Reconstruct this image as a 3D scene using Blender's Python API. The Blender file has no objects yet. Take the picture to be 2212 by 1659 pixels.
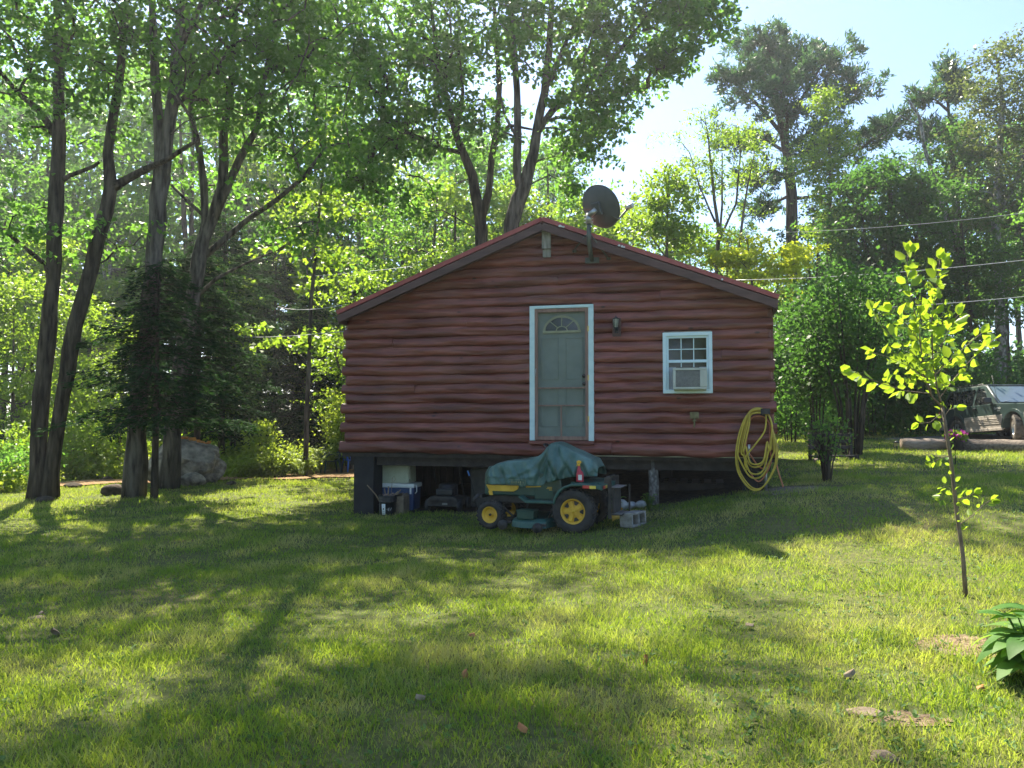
import bpy, bmesh, math, random
import numpy as np
from mathutils import Vector, Matrix, noise as mnoise
R = math.radians
C = bpy.context.scene.collection
SC = bpy.context.scene

# ------------------------------------------------------------------ camera
EYE = 1.6; FP = 1661.0; PITCH = R(2.45)
cam_d = bpy.data.cameras.new('camera'); cam = bpy.data.objects.new('camera', cam_d); C.objects.link(cam)
cam_d.sensor_width = 36; cam_d.lens = 36 * FP / 2212.0; cam_d.clip_start = .05; cam_d.clip_end = 900
cam.location = (0, 0, EYE); cam.rotation_euler = (R(90) + PITCH, 0, 0)
SC.camera = cam

# ------------------------------------------------------------------ sky, sun, exposure
SUN_EL, SUN_AZ = 52.0, -20.0          # azimuth from +Y, negative = to the left
w = bpy.data.worlds.new("World"); SC.world = w; w.use_nodes = True
nt = w.node_tree; bg = nt.nodes['Background']; sky = nt.nodes.new('ShaderNodeTexSky')
sky.sky_type = 'NISHITA'; sky.sun_disc = False; sky.sun_elevation = R(SUN_EL); sky.sun_rotation = R(SUN_AZ)
sky.air_density = 1.0; sky.dust_density = .7; sky.ozone_density = 5.0
nt.links.new(sky.outputs[0], bg.inputs[0]); bg.inputs[1].default_value = .082
sd = bpy.data.lights.new('sun', 'SUN'); sd.energy = 5.0; sd.angle = R(.5); sd.color = (1, .92, .74)
sun = bpy.data.objects.new('sun', sd); C.objects.link(sun)
_s = Vector((math.sin(R(SUN_AZ)) * math.cos(R(SUN_EL)), math.cos(R(SUN_AZ)) * math.cos(R(SUN_EL)), math.sin(R(SUN_EL))))
sun.rotation_euler = _s.to_track_quat('Z', 'Y').to_euler(); sun.location = _s * 60
SC.view_settings.view_transform = 'Standard'; SC.view_settings.look = 'None'
SC.view_settings.exposure = 1.85; SC.view_settings.gamma = 1
SC.cycles.max_bounces = 8; SC.cycles.diffuse_bounces = 3; SC.cycles.glossy_bounces = 3
SC.cycles.transmission_bounces = 5; SC.cycles.transparent_max_bounces = 6
SC.cycles.use_denoising = True

# ------------------------------------------------------------------ placing
def W(px, py, d):
    """world point at distance y=d seen at photo pixel (2212 wide scale)"""
    u = (px - 1106) / FP; v = (829.5 - py) / FP
    dy = math.cos(PITCH) - v * math.sin(PITCH); dz = math.sin(PITCH) + v * math.cos(PITCH)
    k = d / dy
    return Vector((u * k, d, EYE + dz * k))

_ctl = [(0,0,0),(0,3.6,0),(-3,4,-.02),(3,4,.08),(5,6,.2),(3.85,6.5,.14),(.5,10.4,.02),(-2.5,13,-.04),(-1,13,0),(1.8,12.2,.16),
        (3.7,11.2,.5),(5,11,.55),(7,13,.62),(8,22,.8),(12,24,.86),(15,23.5,.92),(20,23,1.1),(4,22,.72),(10,16,.7),(10,10,.55),(9,6,.4),(-6.2,25,-.28),
        (-9.5,16,-.1),(-8,19,-.05),(-5,16,-.05),(-6,10,-.02),(-8,6,-.03),(-14,12,-.1),(-12,25,-.4),(-18,18,-.3),(0,20,.1),(-2,17,0),
        (0,30,.2),(-40,60,-2),(0,60,1.0),(40,60,4),(30,30,2.0),(-40,10,-1),(40,5,1.5),(0,-15,-.3),(0,120,3),(-90,90,-2),(90,90,6),(-120,0,-3),(120,0,4)]
_cp = np.array(_ctl, float)
def _phi(r): return np.where(r > 0, r * r * np.log(np.maximum(r, 1e-9)), 0)
def _fit():
    X = _cp[:, :2] / 20; n = len(X)
    K = _phi(np.linalg.norm(X[:, None] - X[None], axis=2)) + np.eye(n) * .003
    Pm = np.c_[np.ones(n), X]; A = np.zeros((n + 3, n + 3)); A[:n, :n] = K; A[:n, n:] = Pm; A[n:, :n] = Pm.T
    return np.linalg.solve(A, np.r_[_cp[:, 2], 0, 0, 0])
_wt = _fit()
def Gn(x, y):
    x = np.asarray(x, float); y = np.asarray(y, float)
    X = np.stack([x.ravel(), y.ravel()], 1) / 20; out = np.empty(len(X))
    for i in range(0, len(X), 50000):
        B = X[i:i + 50000]
        K = _phi(np.linalg.norm(B[:, None] - (_cp[:, :2] / 20)[None], axis=2))
        out[i:i + 50000] = K @ _wt[:-3] + _wt[-3] + B @ _wt[-2:]
    xf, yf = x.ravel(), y.ravel()
    out += .012 * np.sin(xf * 1.7 + 1) * np.sin(yf * 1.3) + .008 * np.sin(xf * 3.1 + yf * 2.3)
    return out.reshape(x.shape)
def G(x, y): return float(Gn(np.array([x]), np.array([y]))[0])
def GP(px, py, lo=2, hi=80):
    """ground point seen at a photo pixel"""
    ds = np.linspace(lo, hi, 1500); a = W(px, py, 1); o = Vector((0, 0, EYE)); d = a - o
    z = EYE + d.z * ds; g = Gn(d.x * ds, ds); k = np.argmax(z < g)
    return Vector((d.x * ds[k], ds[k], g[k]))

# ------------------------------------------------------------------ materials
def _n(nt, t, **kw):
    n = nt.nodes.new(t)
    for k, v in kw.items(): setattr(n, k, v)
    return n
def pm(name, c1, c2=None, scale=6, rough=.7, bump=0, bdist=.02, metal=0, stretch=(1, 1, 1), detail=5, coat=0, c3=None, bscale=None, spec=.5, lohi=(.35, .65)):
    m = bpy.data.materials.new(name); m.use_nodes = True; nt = m.node_tree; b = nt.nodes['Principled BSDF']; L = nt.links.new
    b.inputs['Roughness'].default_value = rough; b.inputs['Metallic'].default_value = metal
    b.inputs['Specular IOR Level'].default_value = spec; b.inputs['Coat Weight'].default_value = coat
    tc = _n(nt, 'ShaderNodeTexCoord'); mp = _n(nt, 'ShaderNodeMapping'); mp.inputs['Scale'].default_value = stretch
    L(tc.outputs['Object'], mp.inputs[0])
    nz = _n(nt, 'ShaderNodeTexNoise'); nz.inputs['Scale'].default_value = scale; nz.inputs['Detail'].default_value = detail
    L(mp.outputs[0], nz.inputs[0])
    cr = _n(nt, 'ShaderNodeValToRGB'); L(nz.outputs[0], cr.inputs[0])
    cr.color_ramp.elements[0].position = lohi[0]; cr.color_ramp.elements[1].position = lohi[1]
    cr.color_ramp.elements[0].color = (*c1, 1); cr.color_ramp.elements[1].color = (*(c2 or c1), 1)
    if c3:
        e = cr.color_ramp.elements.new(.5 * (lohi[0] + lohi[1])); e.color = (*c3, 1)
    L(cr.outputs[0], b.inputs['Base Color'])
    if bump:
        nb = _n(nt, 'ShaderNodeTexNoise'); nb.inputs['Scale'].default_value = bscale or scale * 4; nb.inputs['Detail'].default_value = 6
        L(mp.outputs[0], nb.inputs[0]); bp = _n(nt, 'ShaderNodeBump'); bp.inputs['Strength'].default_value = bump
        bp.inputs['Distance'].default_value = bdist; L(nb.outputs[0], bp.inputs['Height']); L(bp.outputs[0], b.inputs['Normal'])
    return m
def glassm(name, c=(.02, .025, .03), rough=.03, alpha=.35):
    m = bpy.data.materials.new(name); m.use_nodes = True; nt = m.node_tree; b = nt.nodes['Principled BSDF']; L = nt.links.new
    b.inputs['Base Color'].default_value = (*c, 1); b.inputs['Roughness'].default_value = rough; b.inputs['Specular IOR Level'].default_value = .5
    nz = _n(nt, 'ShaderNodeTexNoise'); nz.inputs['Scale'].default_value = 3
    bp = _n(nt, 'ShaderNodeBump'); bp.inputs['Strength'].default_value = .12; L(nz.outputs[0], bp.inputs['Height']); L(bp.outputs[0], b.inputs['Normal'])
    return m
def leafm(name, ca, cb, cc, trans=(.3, .5, .05), tw=.45, rough=.45, objvar=.25, spec=.4):
    """leaf: diffuse + translucent, colour by per-leaf random; three stops"""
    m = bpy.data.materials.new(name); m.use_nodes = True; nt = m.node_tree; b = nt.nodes['Principled BSDF']; L = nt.links.new
    at = _n(nt, 'ShaderNodeAttribute', attribute_name='rnd')
    oi = _n(nt, 'ShaderNodeObjectInfo')
    ad = _n(nt, 'ShaderNodeMath', operation='MULTIPLY_ADD'); ad.inputs[1].default_value = objvar; L(oi.outputs['Random'], ad.inputs[0]); L(at.outputs['Fac'], ad.inputs[2])
    sb = _n(nt, 'ShaderNodeMath', operation='SUBTRACT'); L(ad.outputs[0], sb.inputs[0]); sb.inputs[1].default_value = objvar * .5
    cr = _n(nt, 'ShaderNodeValToRGB'); L(sb.outputs[0], cr.inputs[0]); e = cr.color_ramp.elements
    e[0].position = .05; e[0].color = (*ca, 1); e[1].position = .95; e[1].color = (*cc, 1); k = e.new(.5); k.color = (*cb, 1)
    L(cr.outputs[0], b.inputs['Base Color']); b.inputs['Roughness'].default_value = rough; b.inputs['Specular IOR Level'].default_value = spec
    tr = _n(nt, 'ShaderNodeBsdfTranslucent')
    mx = _n(nt, 'ShaderNodeMix', data_type='RGBA', blend_type='MIX'); mx.inputs[0].default_value = .72
    L(cr.outputs[0], mx.inputs[6]); mx.inputs[7].default_value = (*trans, 1); L(mx.outputs[2], tr.inputs[0])
    ms = _n(nt, 'ShaderNodeMixShader'); ms.inputs[0].default_value = tw
    L(b.outputs[0], ms.inputs[1]); L(tr.outputs[0], ms.inputs[2]); L(ms.outputs[0], nt.nodes['Material Output'].inputs[0])
    return m

# ------------------------------------------------------------------ mesh helpers
class MB:
    def __init__(s): s.v = []; s.f = []; s.sm = []
    def add(s, vs, fs, smooth=False, M=None):
        o = len(s.v)
        s.v += [tuple(M @ Vector(v)) if M else tuple(v) for v in vs]
        s.f += [[i + o for i in f] for f in fs]; s.sm += [smooth] * len(fs); return s
    def box(s, c, size, M=None, rot=None, bev=0, taper=1):
        hx, hy, hz = [q / 2 for q in size]; b = min(bev, hx * .45, hy * .45, hz * .45) if bev else 0
        T = Matrix.Translation(c) @ (rot.to_matrix().to_4x4() if rot else Matrix())
        if M: T = M @ T
        if not b:
            vs = [(x * hx * (taper if z > 0 else 1), y * hy * (taper if z > 0 else 1), z * hz) for z in (-1, 1) for y in (-1, 1) for x in (-1, 1)]
            return s.add(vs, [(0, 2, 3, 1), (4, 5, 7, 6), (0, 1, 5, 4), (2, 6, 7, 3), (0, 4, 6, 2), (1, 3, 7, 5)], False, T)
        bm = bmesh.new(); bmesh.ops.create_cube(bm, size=1)
        for v in bm.verts:
            v.co = Vector((v.co.x * 2 * hx * (taper if v.co.z > 0 else 1), v.co.y * 2 * hy * (taper if v.co.z > 0 else 1), v.co.z * 2 * hz))
        bmesh.ops.bevel(bm, geom=list(bm.edges), offset=b, segments=2, profile=.5, affect='EDGES')
        bm.verts.index_update(); s.add([v.co for v in bm.verts], [[v.index for v in f.verts] for f in bm.faces], False, T); bm.free(); return s
    def tube(s, pts, rad, n=8, cap=True, M=None, smooth=True):
        pts = [Vector(p) for p in pts]; m = len(pts); rr = rad if hasattr(rad, '__len__') else [rad] * m
        up = None; vs = []
        for i, p in enumerate(pts):
            t = (pts[min(i + 1, m - 1)] - pts[max(i - 1, 0)])
            t = t.normalized() if t.length > 1e-9 else Vector((0, 0, 1))
            if up is None: up = t.orthogonal().normalized()
            else:
                up = up - t * up.dot(t); up = up.normalized() if up.length > 1e-6 else t.orthogonal().normalized()
            q = t.cross(up)
            for k in range(n):
                a = 2 * math.pi * k / n; vs.append(p + (up * math.cos(a) + q * math.sin(a)) * rr[i])
        fs = [(i * n + k, i * n + (k + 1) % n, (i + 1) * n + (k + 1) % n, (i + 1) * n + k) for i in range(m - 1) for k in range(n)]
        if cap: fs += [tuple(range(n))[::-1], tuple((m - 1) * n + k for k in range(n))]
        return s.add(vs, fs, smooth, M)
    def cyl(s, a, b, r, r2=None, n=16, M=None, smooth=True): return s.tube([a, b], [r, r if r2 is None else r2], n, True, M, smooth)
    def lathe(s, prof, n=24, M=None, smooth=True, axis='z'):
        """prof: (r, h) pairs"""
        vs = []
        for r, h in prof:
            for k in range(n):
                a = 2 * math.pi * k / n; x, y = r * math.cos(a), r * math.sin(a)
                vs.append((x, y, h) if axis == 'z' else (x, h, y) if axis == 'y' else (h, x, y))
        m = len(prof)
        return s.add(vs, [(i * n + k, i * n + (k + 1) % n, (i + 1) * n + (k + 1) % n, (i + 1) * n + k) for i in range(m - 1) for k in range(n)], smooth, M)
    def prism(s, poly, y0, y1, M=None, smooth=False):
        """poly of (x, z), extruded from y0 to y1"""
        n = len(poly); vs = [(x, y0, z) for x, z in poly] + [(x, y1, z) for x, z in poly]
        fs = [tuple(range(n)), tuple(range(2 * n - 1, n - 1, -1))] + [(i, i + n, (i + 1) % n + n, (i + 1) % n) for i in range(n)]
        return s.add(vs, fs, smooth, M)
    def grid(s, fn, nu, nv, smooth=True, M=None):
        vs = [fn(i / nu, j / nv) for j in range(nv + 1) for i in range(nu + 1)]
        return s.add(vs, [(j * (nu + 1) + i, j * (nu + 1) + i + 1, (j + 1) * (nu + 1) + i + 1, (j + 1) * (nu + 1) + i) for j in range(nv) for i in range(nu)], smooth, M)
    def build(s, name, m, parent=None, bevel=0, solid=0, sub=0, label=None):
        me = bpy.data.meshes.new(name); me.from_pydata(s.v, [], s.f); me.polygons.foreach_set('use_smooth', s.sm)
        bm = bmesh.new(); bm.from_mesh(me); bmesh.ops.recalc_face_normals(bm, faces=bm.faces); bm.to_mesh(me); bm.free()
        me.materials.append(m); o = bpy.data.objects.new(name, me); C.objects.link(o)
        if parent: o.parent = parent
        if solid: q = o.modifiers.new('solid', 'SOLIDIFY'); q.thickness = solid; q.offset = 0
        if sub: q = o.modifiers.new('sub', 'SUBSURF'); q.levels = q.render_levels = sub
        if bevel: q = o.modifiers.new('bev', 'BEVEL'); q.width = bevel; q.segments = 2; q.limit_method = 'ANGLE'
        if label: o['label'] = label
        return o
def tag(o, label, cat, group=None):
    o['label'] = label; o['category'] = cat
    if group: o['group'] = group
    return o
def thing(name, label, cat, loc=(0, 0, 0), rz=0, group=None):
    o = bpy.data.objects.new(name, None); C.objects.link(o); o.location = loc; o.rotation_euler = (0, 0, rz); o.empty_display_size = .1
    return tag(o, label, cat, group)
def kids(o): return [c for c in C.objects if c.parent == o]
def text_part(s, size, m, parent, loc, rot, name='lettering', ext=.002, shear=0):
    cu = bpy.data.curves.new(name, 'FONT'); cu.body = s; cu.size = size; cu.extrude = ext; cu.align_x = 'CENTER'; cu.align_y = 'CENTER'; cu.shear = shear
    t = bpy.data.objects.new(name + '_src', cu); C.objects.link(t); bpy.context.view_layer.update()
    me = bpy.data.meshes.new_from_object(t.evaluated_get(bpy.context.evaluated_depsgraph_get())); bpy.data.objects.remove(t)
    me.materials.clear(); me.materials.append(m)
    o = bpy.data.objects.new(name, me); C.objects.link(o); o.parent = parent; o.location = loc; o.rotation_euler = rot; return o

def quad_mesh(name, V, F4, rnd, m, parent=None, smooth=False):
    """numpy mesh: V (n,3), F4 (k,4) or (k,3), rnd per face"""
    me = bpy.data.meshes.new(name); V = np.ascontiguousarray(V, np.float32); F4 = np.ascontiguousarray(F4, np.int32)
    k, c = F4.shape
    me.vertices.add(len(V)); me.vertices.foreach_set('co', V.ravel())
    me.loops.add(k * c); me.loops.foreach_set('vertex_index', F4.ravel())
    me.polygons.add(k); me.polygons.foreach_set('loop_start', np.arange(0, k * c, c, dtype=np.int32))
    try: me.polygons.foreach_set('loop_total', np.full(k, c, np.int32))
    except Exception: pass
    if smooth: me.polygons.foreach_set('use_smooth', np.ones(k, bool))
    me.update(calc_edges=True)
    a = me.attributes.new('rnd', 'FLOAT', 'FACE'); a.data.foreach_set('value', np.ascontiguousarray(rnd, np.float32))
    me.materials.append(m); o = bpy.data.objects.new(name, me); C.objects.link(o)
    if parent: o.parent = parent
    return o
# ------------------------------------------------------------------ ground
def ground_mat():
    m = bpy.data.materials.new('lawn_soil'); m.use_nodes = True; nt = m.node_tree; b = nt.nodes['Principled BSDF']; L = nt.links.new
    tc = _n(nt, 'ShaderNodeTexCoord'); cr = []
    for sc, stops in ((.35, ((.3, (.05, .085, .018)), (.55, (.085, .10, .03)), (.72, (.17, .13, .06)))), (9, ((.3, (.035, .05, .014)), (.7, (.15, .14, .055))))):
        nz = _n(nt, 'ShaderNodeTexNoise'); nz.inputs['Scale'].default_value = sc; nz.inputs['Detail'].default_value = 8; L(tc.outputs['Object'], nz.inputs[0])
        c = _n(nt, 'ShaderNodeValToRGB'); L(nz.outputs[0], c.inputs[0]); e = c.color_ramp.elements
        e[0].position = stops[0][0]; e[0].color = (*stops[0][1], 1); e[1].position = stops[-1][0]; e[1].color = (*stops[-1][1], 1)
        for s in stops[1:-1]: q = e.new(s[0]); q.color = (*s[1], 1)
        cr.append(c)
    mx = _n(nt, 'ShaderNodeMix', data_type='RGBA'); mx.inputs[0].default_value = .5; L(cr[0].outputs[0], mx.inputs[6]); L(cr[1].outputs[0], mx.inputs[7])
    L(mx.outputs[2], b.inputs['Base Color']); b.inputs['Roughness'].default_value = .95; b.inputs['Specular IOR Level'].default_value = .15
    nb = _n(nt, 'ShaderNodeTexNoise'); nb.inputs['Scale'].default_value = 25; nb.inputs['Detail'].default_value = 8; L(tc.outputs['Object'], nb.inputs[0])
    bp = _n(nt, 'ShaderNodeBump'); bp.inputs['Strength'].default_value = .6; bp.inputs['Distance'].default_value = .03; L(nb.outputs[0], bp.inputs['Height']); L(bp.outputs[0], b.inputs['Normal'])
    return m
def sheet(name, xs, ys, m, dz=0, inside=None):
    X, Y = np.meshgrid(xs, ys); Z = Gn(X, Y) + dz; n, k = len(xs), len(ys)
    V = np.stack([X.ravel(), Y.ravel(), Z.ravel()], 1)
    idx = (np.arange(k - 1)[:, None] * n + np.arange(n - 1)[None]).ravel()
    F = np.stack([idx, idx + 1, idx + n + 1, idx + n], 1)
    if inside is not None:
        cx = V[F].mean(1); F = F[inside(cx[:, 0], cx[:, 1])]; u, inv = np.unique(F, return_inverse=True); V = V[u]; F = inv.reshape(F.shape)
    o = quad_mesh(name, V, F, np.zeros(len(F)), m, smooth=True); o['kind'] = 'structure'; return o
_sp = np.concatenate([np.linspace(-260, -32, 20)[:-1], np.linspace(-32, 32, 180), np.linspace(32, 260, 20)[1:]])
_sy = np.concatenate([np.linspace(-60, -4, 12)[:-1], np.linspace(-4, 50, 170), np.linspace(50, 420, 22)[1:]])
ground = sheet('ground', _sp, _sy, ground_mat())

# bare leaf-littered strip along the wood edge, and gravelly soil by the cabin corner
litter_m = pm('leaf_litter', (.13, .07, .035), (.36, .24, .13), 14, .95, .9, c3=(.24, .15, .08), bscale=40, spec=.1)
def strip_in(x, y): 
    n = .7 * np.sin(x * .8) + .4 * np.sin(x * 2.3)
    return (x > -13) & (x < -2.6) & (y > 20.3 + .6 * n + .25 * (x + 9)) & (y < 28.5 + n + .3 * (x + 9))
sheet('path', np.linspace(-14, -2, 60), np.linspace(19, 33, 80), litter_m, .035, strip_in)
grav_m = pm('gravel_soil', (.10, .08, .055), (.26, .21, .16), 30, .95, 1.0, bscale=60, spec=.15)
sheet('bare_soil', np.linspace(1, 7, 60), np.linspace(9.5, 16, 60), grav_m, .006,
      lambda x, y: (((x - 4.15) / .6) ** 2 + ((y - 11.4) / .35) ** 2 + .25 * np.sin(x * 7) * np.sin(y * 6) < 1))
sand_m = pm('sandy_soil', (.13, .09, .055), (.28, .21, .14), 25, .95, 1.0, bscale=60, spec=.1)
sheet('dirt_patch', np.linspace(1.6, 4.2, 50), np.linspace(3.4, 6.6, 60), sand_m, .005,
      lambda x, y: ((((x - 3.0) / .42) ** 2 + ((y - 5.15) / .28) ** 2 + .3 * np.sin(x * 14) * np.sin(y * 12) < .8) | (((x - 2.02) / .22) ** 2 + ((y - 3.98) / .11) ** 2 + .3 * np.sin(x * 24) * np.sin(y * 22) < .8)))
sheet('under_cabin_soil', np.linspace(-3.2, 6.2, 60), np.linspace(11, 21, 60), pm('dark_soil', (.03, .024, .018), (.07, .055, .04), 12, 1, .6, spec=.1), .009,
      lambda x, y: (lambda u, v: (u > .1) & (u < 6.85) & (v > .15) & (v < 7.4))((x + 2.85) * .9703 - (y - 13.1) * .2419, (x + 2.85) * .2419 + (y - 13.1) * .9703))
drive_m = pm('driveway_gravel', (.16, .13, .10), (.38, .33, .27), 22, .95, .8, bscale=50, spec=.1)
sheet('driveway', np.linspace(9, 34, 70), np.linspace(18, 27, 40), drive_m, .012, lambda x, y: (y > 19.6 - .02 * x + .25 * np.sin(x)) & (y < 25.6) & (x > 12.2 + .4 * np.sin(y * 2)))

# ------------------------------------------------------------------ cabin
HA = R(-14.0); HL = Vector((-2.85, 13.1, 0)); HW = 6.95; HD = 7.4
HM = Matrix.Translation(HL) @ Matrix.Rotation(HA, 4, 'Z'); HI = HM.inverted()
def HP(px, py, yo=-.08):
    o = HI @ Vector((0, 0, EYE)); t = HI @ W(px, py, 10) - o; k = (yo - o.y) / t.y; p = o + t * k
    return p.x, p.z
def HWp(x, y, z): return HM @ Vector((x, y, z))

def log_mat():
    m = bpy.data.materials.new('stained_log'); m.use_nodes = True; nt = m.node_tree; b = nt.nodes['Principled BSDF']; L = nt.links.new
    tc = _n(nt, 'ShaderNodeTexCoord')
    def nz(sc, st, det=6):
        mp = _n(nt, 'ShaderNodeMapping'); mp.inputs['Scale'].default_value = st; L(tc.outputs['Object'], mp.inputs[0])
        n = _n(nt, 'ShaderNodeTexNoise'); n.inputs['Scale'].default_value = sc; n.inputs['Detail'].default_value = det; L(mp.outputs[0], n.inputs[0]); return n
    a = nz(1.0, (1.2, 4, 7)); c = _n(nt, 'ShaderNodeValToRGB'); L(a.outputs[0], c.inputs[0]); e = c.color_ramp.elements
    e[0].position = .3; e[0].color = (.102, .029, .019, 1); e[1].position = .72; e[1].color = (.285, .09, .065, 1)  # stain mottling; its pale end also stands in for facet highlights
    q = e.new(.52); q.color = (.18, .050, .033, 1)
    g = nz(14, (.25, 1, 3), 8); gc = _n(nt, 'ShaderNodeValToRGB'); L(g.outputs[0], gc.inputs[0])
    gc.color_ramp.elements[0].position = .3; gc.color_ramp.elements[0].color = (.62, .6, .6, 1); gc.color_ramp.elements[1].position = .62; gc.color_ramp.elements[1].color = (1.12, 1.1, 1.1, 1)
    mx = _n(nt, 'ShaderNodeMix', data_type='RGBA', blend_type='MULTIPLY'); mx.inputs[0].default_value = .8; L(c.outputs[0], mx.inputs[6]); L(gc.outputs[0], mx.inputs[7])
    vo = _n(nt, 'ShaderNodeTexVoronoi'); mp = _n(nt, 'ShaderNodeMapping'); mp.inputs['Scale'].default_value = (2.0, 0, 5); L(tc.outputs['Object'], mp.inputs[0]); L(mp.outputs[0], vo.inputs[0])
    vo.inputs['Scale'].default_value = 1; kn = _n(nt, 'ShaderNodeMapRange'); kn.inputs[1].default_value = .05; kn.inputs[2].default_value = .10; L(vo.outputs['Distance'], kn.inputs[0])
    m2 = _n(nt, 'ShaderNodeMix', data_type='RGBA', blend_type='MIX'); L(kn.outputs[0], m2.inputs[0]); m2.inputs[6].default_value = (.035, .012, .01, 1); L(mx.outputs[2], m2.inputs[7])
    ck = nz(1.0, (1.1, 1, 34), 4); cm = _n(nt, 'ShaderNodeMapRange'); cm.inputs[1].default_value = .70; cm.inputs[2].default_value = .73; L(ck.outputs[0], cm.inputs[0])
    m3 = _n(nt, 'ShaderNodeMix', data_type='RGBA', blend_type='MIX'); L(cm.outputs[0], m3.inputs[0]); L(m2.outputs[2], m3.inputs[6]); m3.inputs[7].default_value = (.03, .011, .009, 1)
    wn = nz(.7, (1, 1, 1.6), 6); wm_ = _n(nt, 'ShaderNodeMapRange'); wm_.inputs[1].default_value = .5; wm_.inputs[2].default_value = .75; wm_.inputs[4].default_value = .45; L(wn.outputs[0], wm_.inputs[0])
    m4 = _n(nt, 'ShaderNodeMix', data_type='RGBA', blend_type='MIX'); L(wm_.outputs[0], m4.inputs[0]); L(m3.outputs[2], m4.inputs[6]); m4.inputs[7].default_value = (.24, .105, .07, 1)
    L(m4.outputs[2], b.inputs['Base Color']); b.inputs['Roughness'].default_value = .48; b.inputs['Specular IOR Level'].default_value = .5
    bp = _n(nt, 'ShaderNodeBump'); bp.inputs['Strength'].default_value = .5; bp.inputs['Distance'].default_value = .012; L(g.outputs[0], bp.inputs['Height']); L(bp.outputs[0], b.inputs['Normal'])
    return m
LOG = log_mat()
RB = pm('roof_board', (.065, .03, .024), (.11, .052, .042), 5, .6, .3, stretch=(.4, 1, 3))
RED = pm('red_metal_roof', (.28, .05, .04), (.36, .075, .06), 3, .45, .1)
TRIMM = pm('pale_mint_trim', (.50, .66, .66), (.60, .74, .73), 8, .55, .15)
WOODF = pm('screen_frame_wood', (.20, .115, .085), (.30, .18, .135), 8, .7, .3, stretch=(3, 3, .4))
DOORM = pm('grey_green_door', (.15, .18, .15), (.18, .215, .18), 6, .6, .05)
GLASS = glassm('dark_glass', (.012, .014, .016), .05)
BLACK = pm('black_paint', (.012, .012, .013), (.022, .022, .024), 8, .45, .1)
BRASS = pm('brass', (.5, .36, .12), (.6, .45, .18), 8, .35, 0, metal=1)
STEEL = pm('dull_steel', (.35, .35, .35), (.5, .5, .5), 12, .4, .1, metal=.8)
WHITEP = pm('white_plastic', (.62, .63, .6), (.72, .73, .7), 6, .5)
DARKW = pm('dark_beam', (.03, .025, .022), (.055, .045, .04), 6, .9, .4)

cabin = thing('log_cabin', 'dark red log cabin raised on posts, gable end with grey green door', 'cabin', HL, HA)
EAVE, PEAK = 3.27, 4.68
PX = HW / 2 + .03
def roof_z(x): return PEAK - abs(x - PX) * (PEAK - EAVE) / (PX + .12)
rg = random.Random(4)
def log_piece(mb, x0, x1, z, h, seed, depth=.085, endcap=True):
    """one peeled half log with drawknife facets"""
    n = max(2, int((x1 - x0) / .04)); m = 15
    def prof(u, v):
        x = x0 + (x1 - x0) * u; a = math.pi * (v - .5)
        q = Vector((x * 1.3 + 2.5 * v, seed * 7.3, a * .9)); w1 = mnoise.noise(q) + .8 * mnoise.noise(Vector((x * 2.6, seed * 9.1, a * .7))); w2 = mnoise.noise(Vector((x * 3.6, seed * 3.1, a * 1.4))); w3 = mnoise.noise(Vector((x * .5, seed * 5.7, 0)))
        w4 = mnoise.noise(Vector((x * 1.9, seed * 4.1, a * 3.2))); r = 1 + .20 * w1 + .14 * w2 + .16 * abs(w4) - .05
        zz = math.sin(a); yy = max(0, math.cos(a)) ** .75
        # flat drawknife facet on the upper flank
        if .25 < zz < .85: yy -= .26 * max(0, w2 + .25)
        fade = 1 if endcap is False else 1
        return (x, -.012 - depth * yy * r * fade, z + h * .5 + zz * h * .53 * (1 + .16 * w1 + .05 * w2) + .022 * w3 + .012 * mnoise.noise(Vector((x * 2.8, seed * 2.9, 1))))
    mb.grid(prof, n, m)
    for u, s in ((0, 1), (1, -1)):
        vs = [prof(u, j / m) for j in range(m + 1)]; o = [(vs[0][0], .03, vs[0][2]), (vs[0][0], .03, vs[-1][2])]
        mb.add(vs + o, [tuple(range(m + 1)) + (m + 2, m + 1)], False)
wall = MB()
z = 1.0; k = 0; logs = []
while z < PEAK - .1:
    h = .19 if k == 0 else .157
    logs.append((k, z, h)); z += h; k += 1
z_tr = {}
dx0, _ = HP(1145, 800); dx1, _ = HP(1283, 800); _, dz0 = HP(1213, 952); _, dz1 = HP(1213, 660)
wx0, _ = HP(1432, 785); wx1, _ = HP(1539, 785); _, wz0 = HP(1485, 850); _, wz1 = HP(1485, 718)
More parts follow.
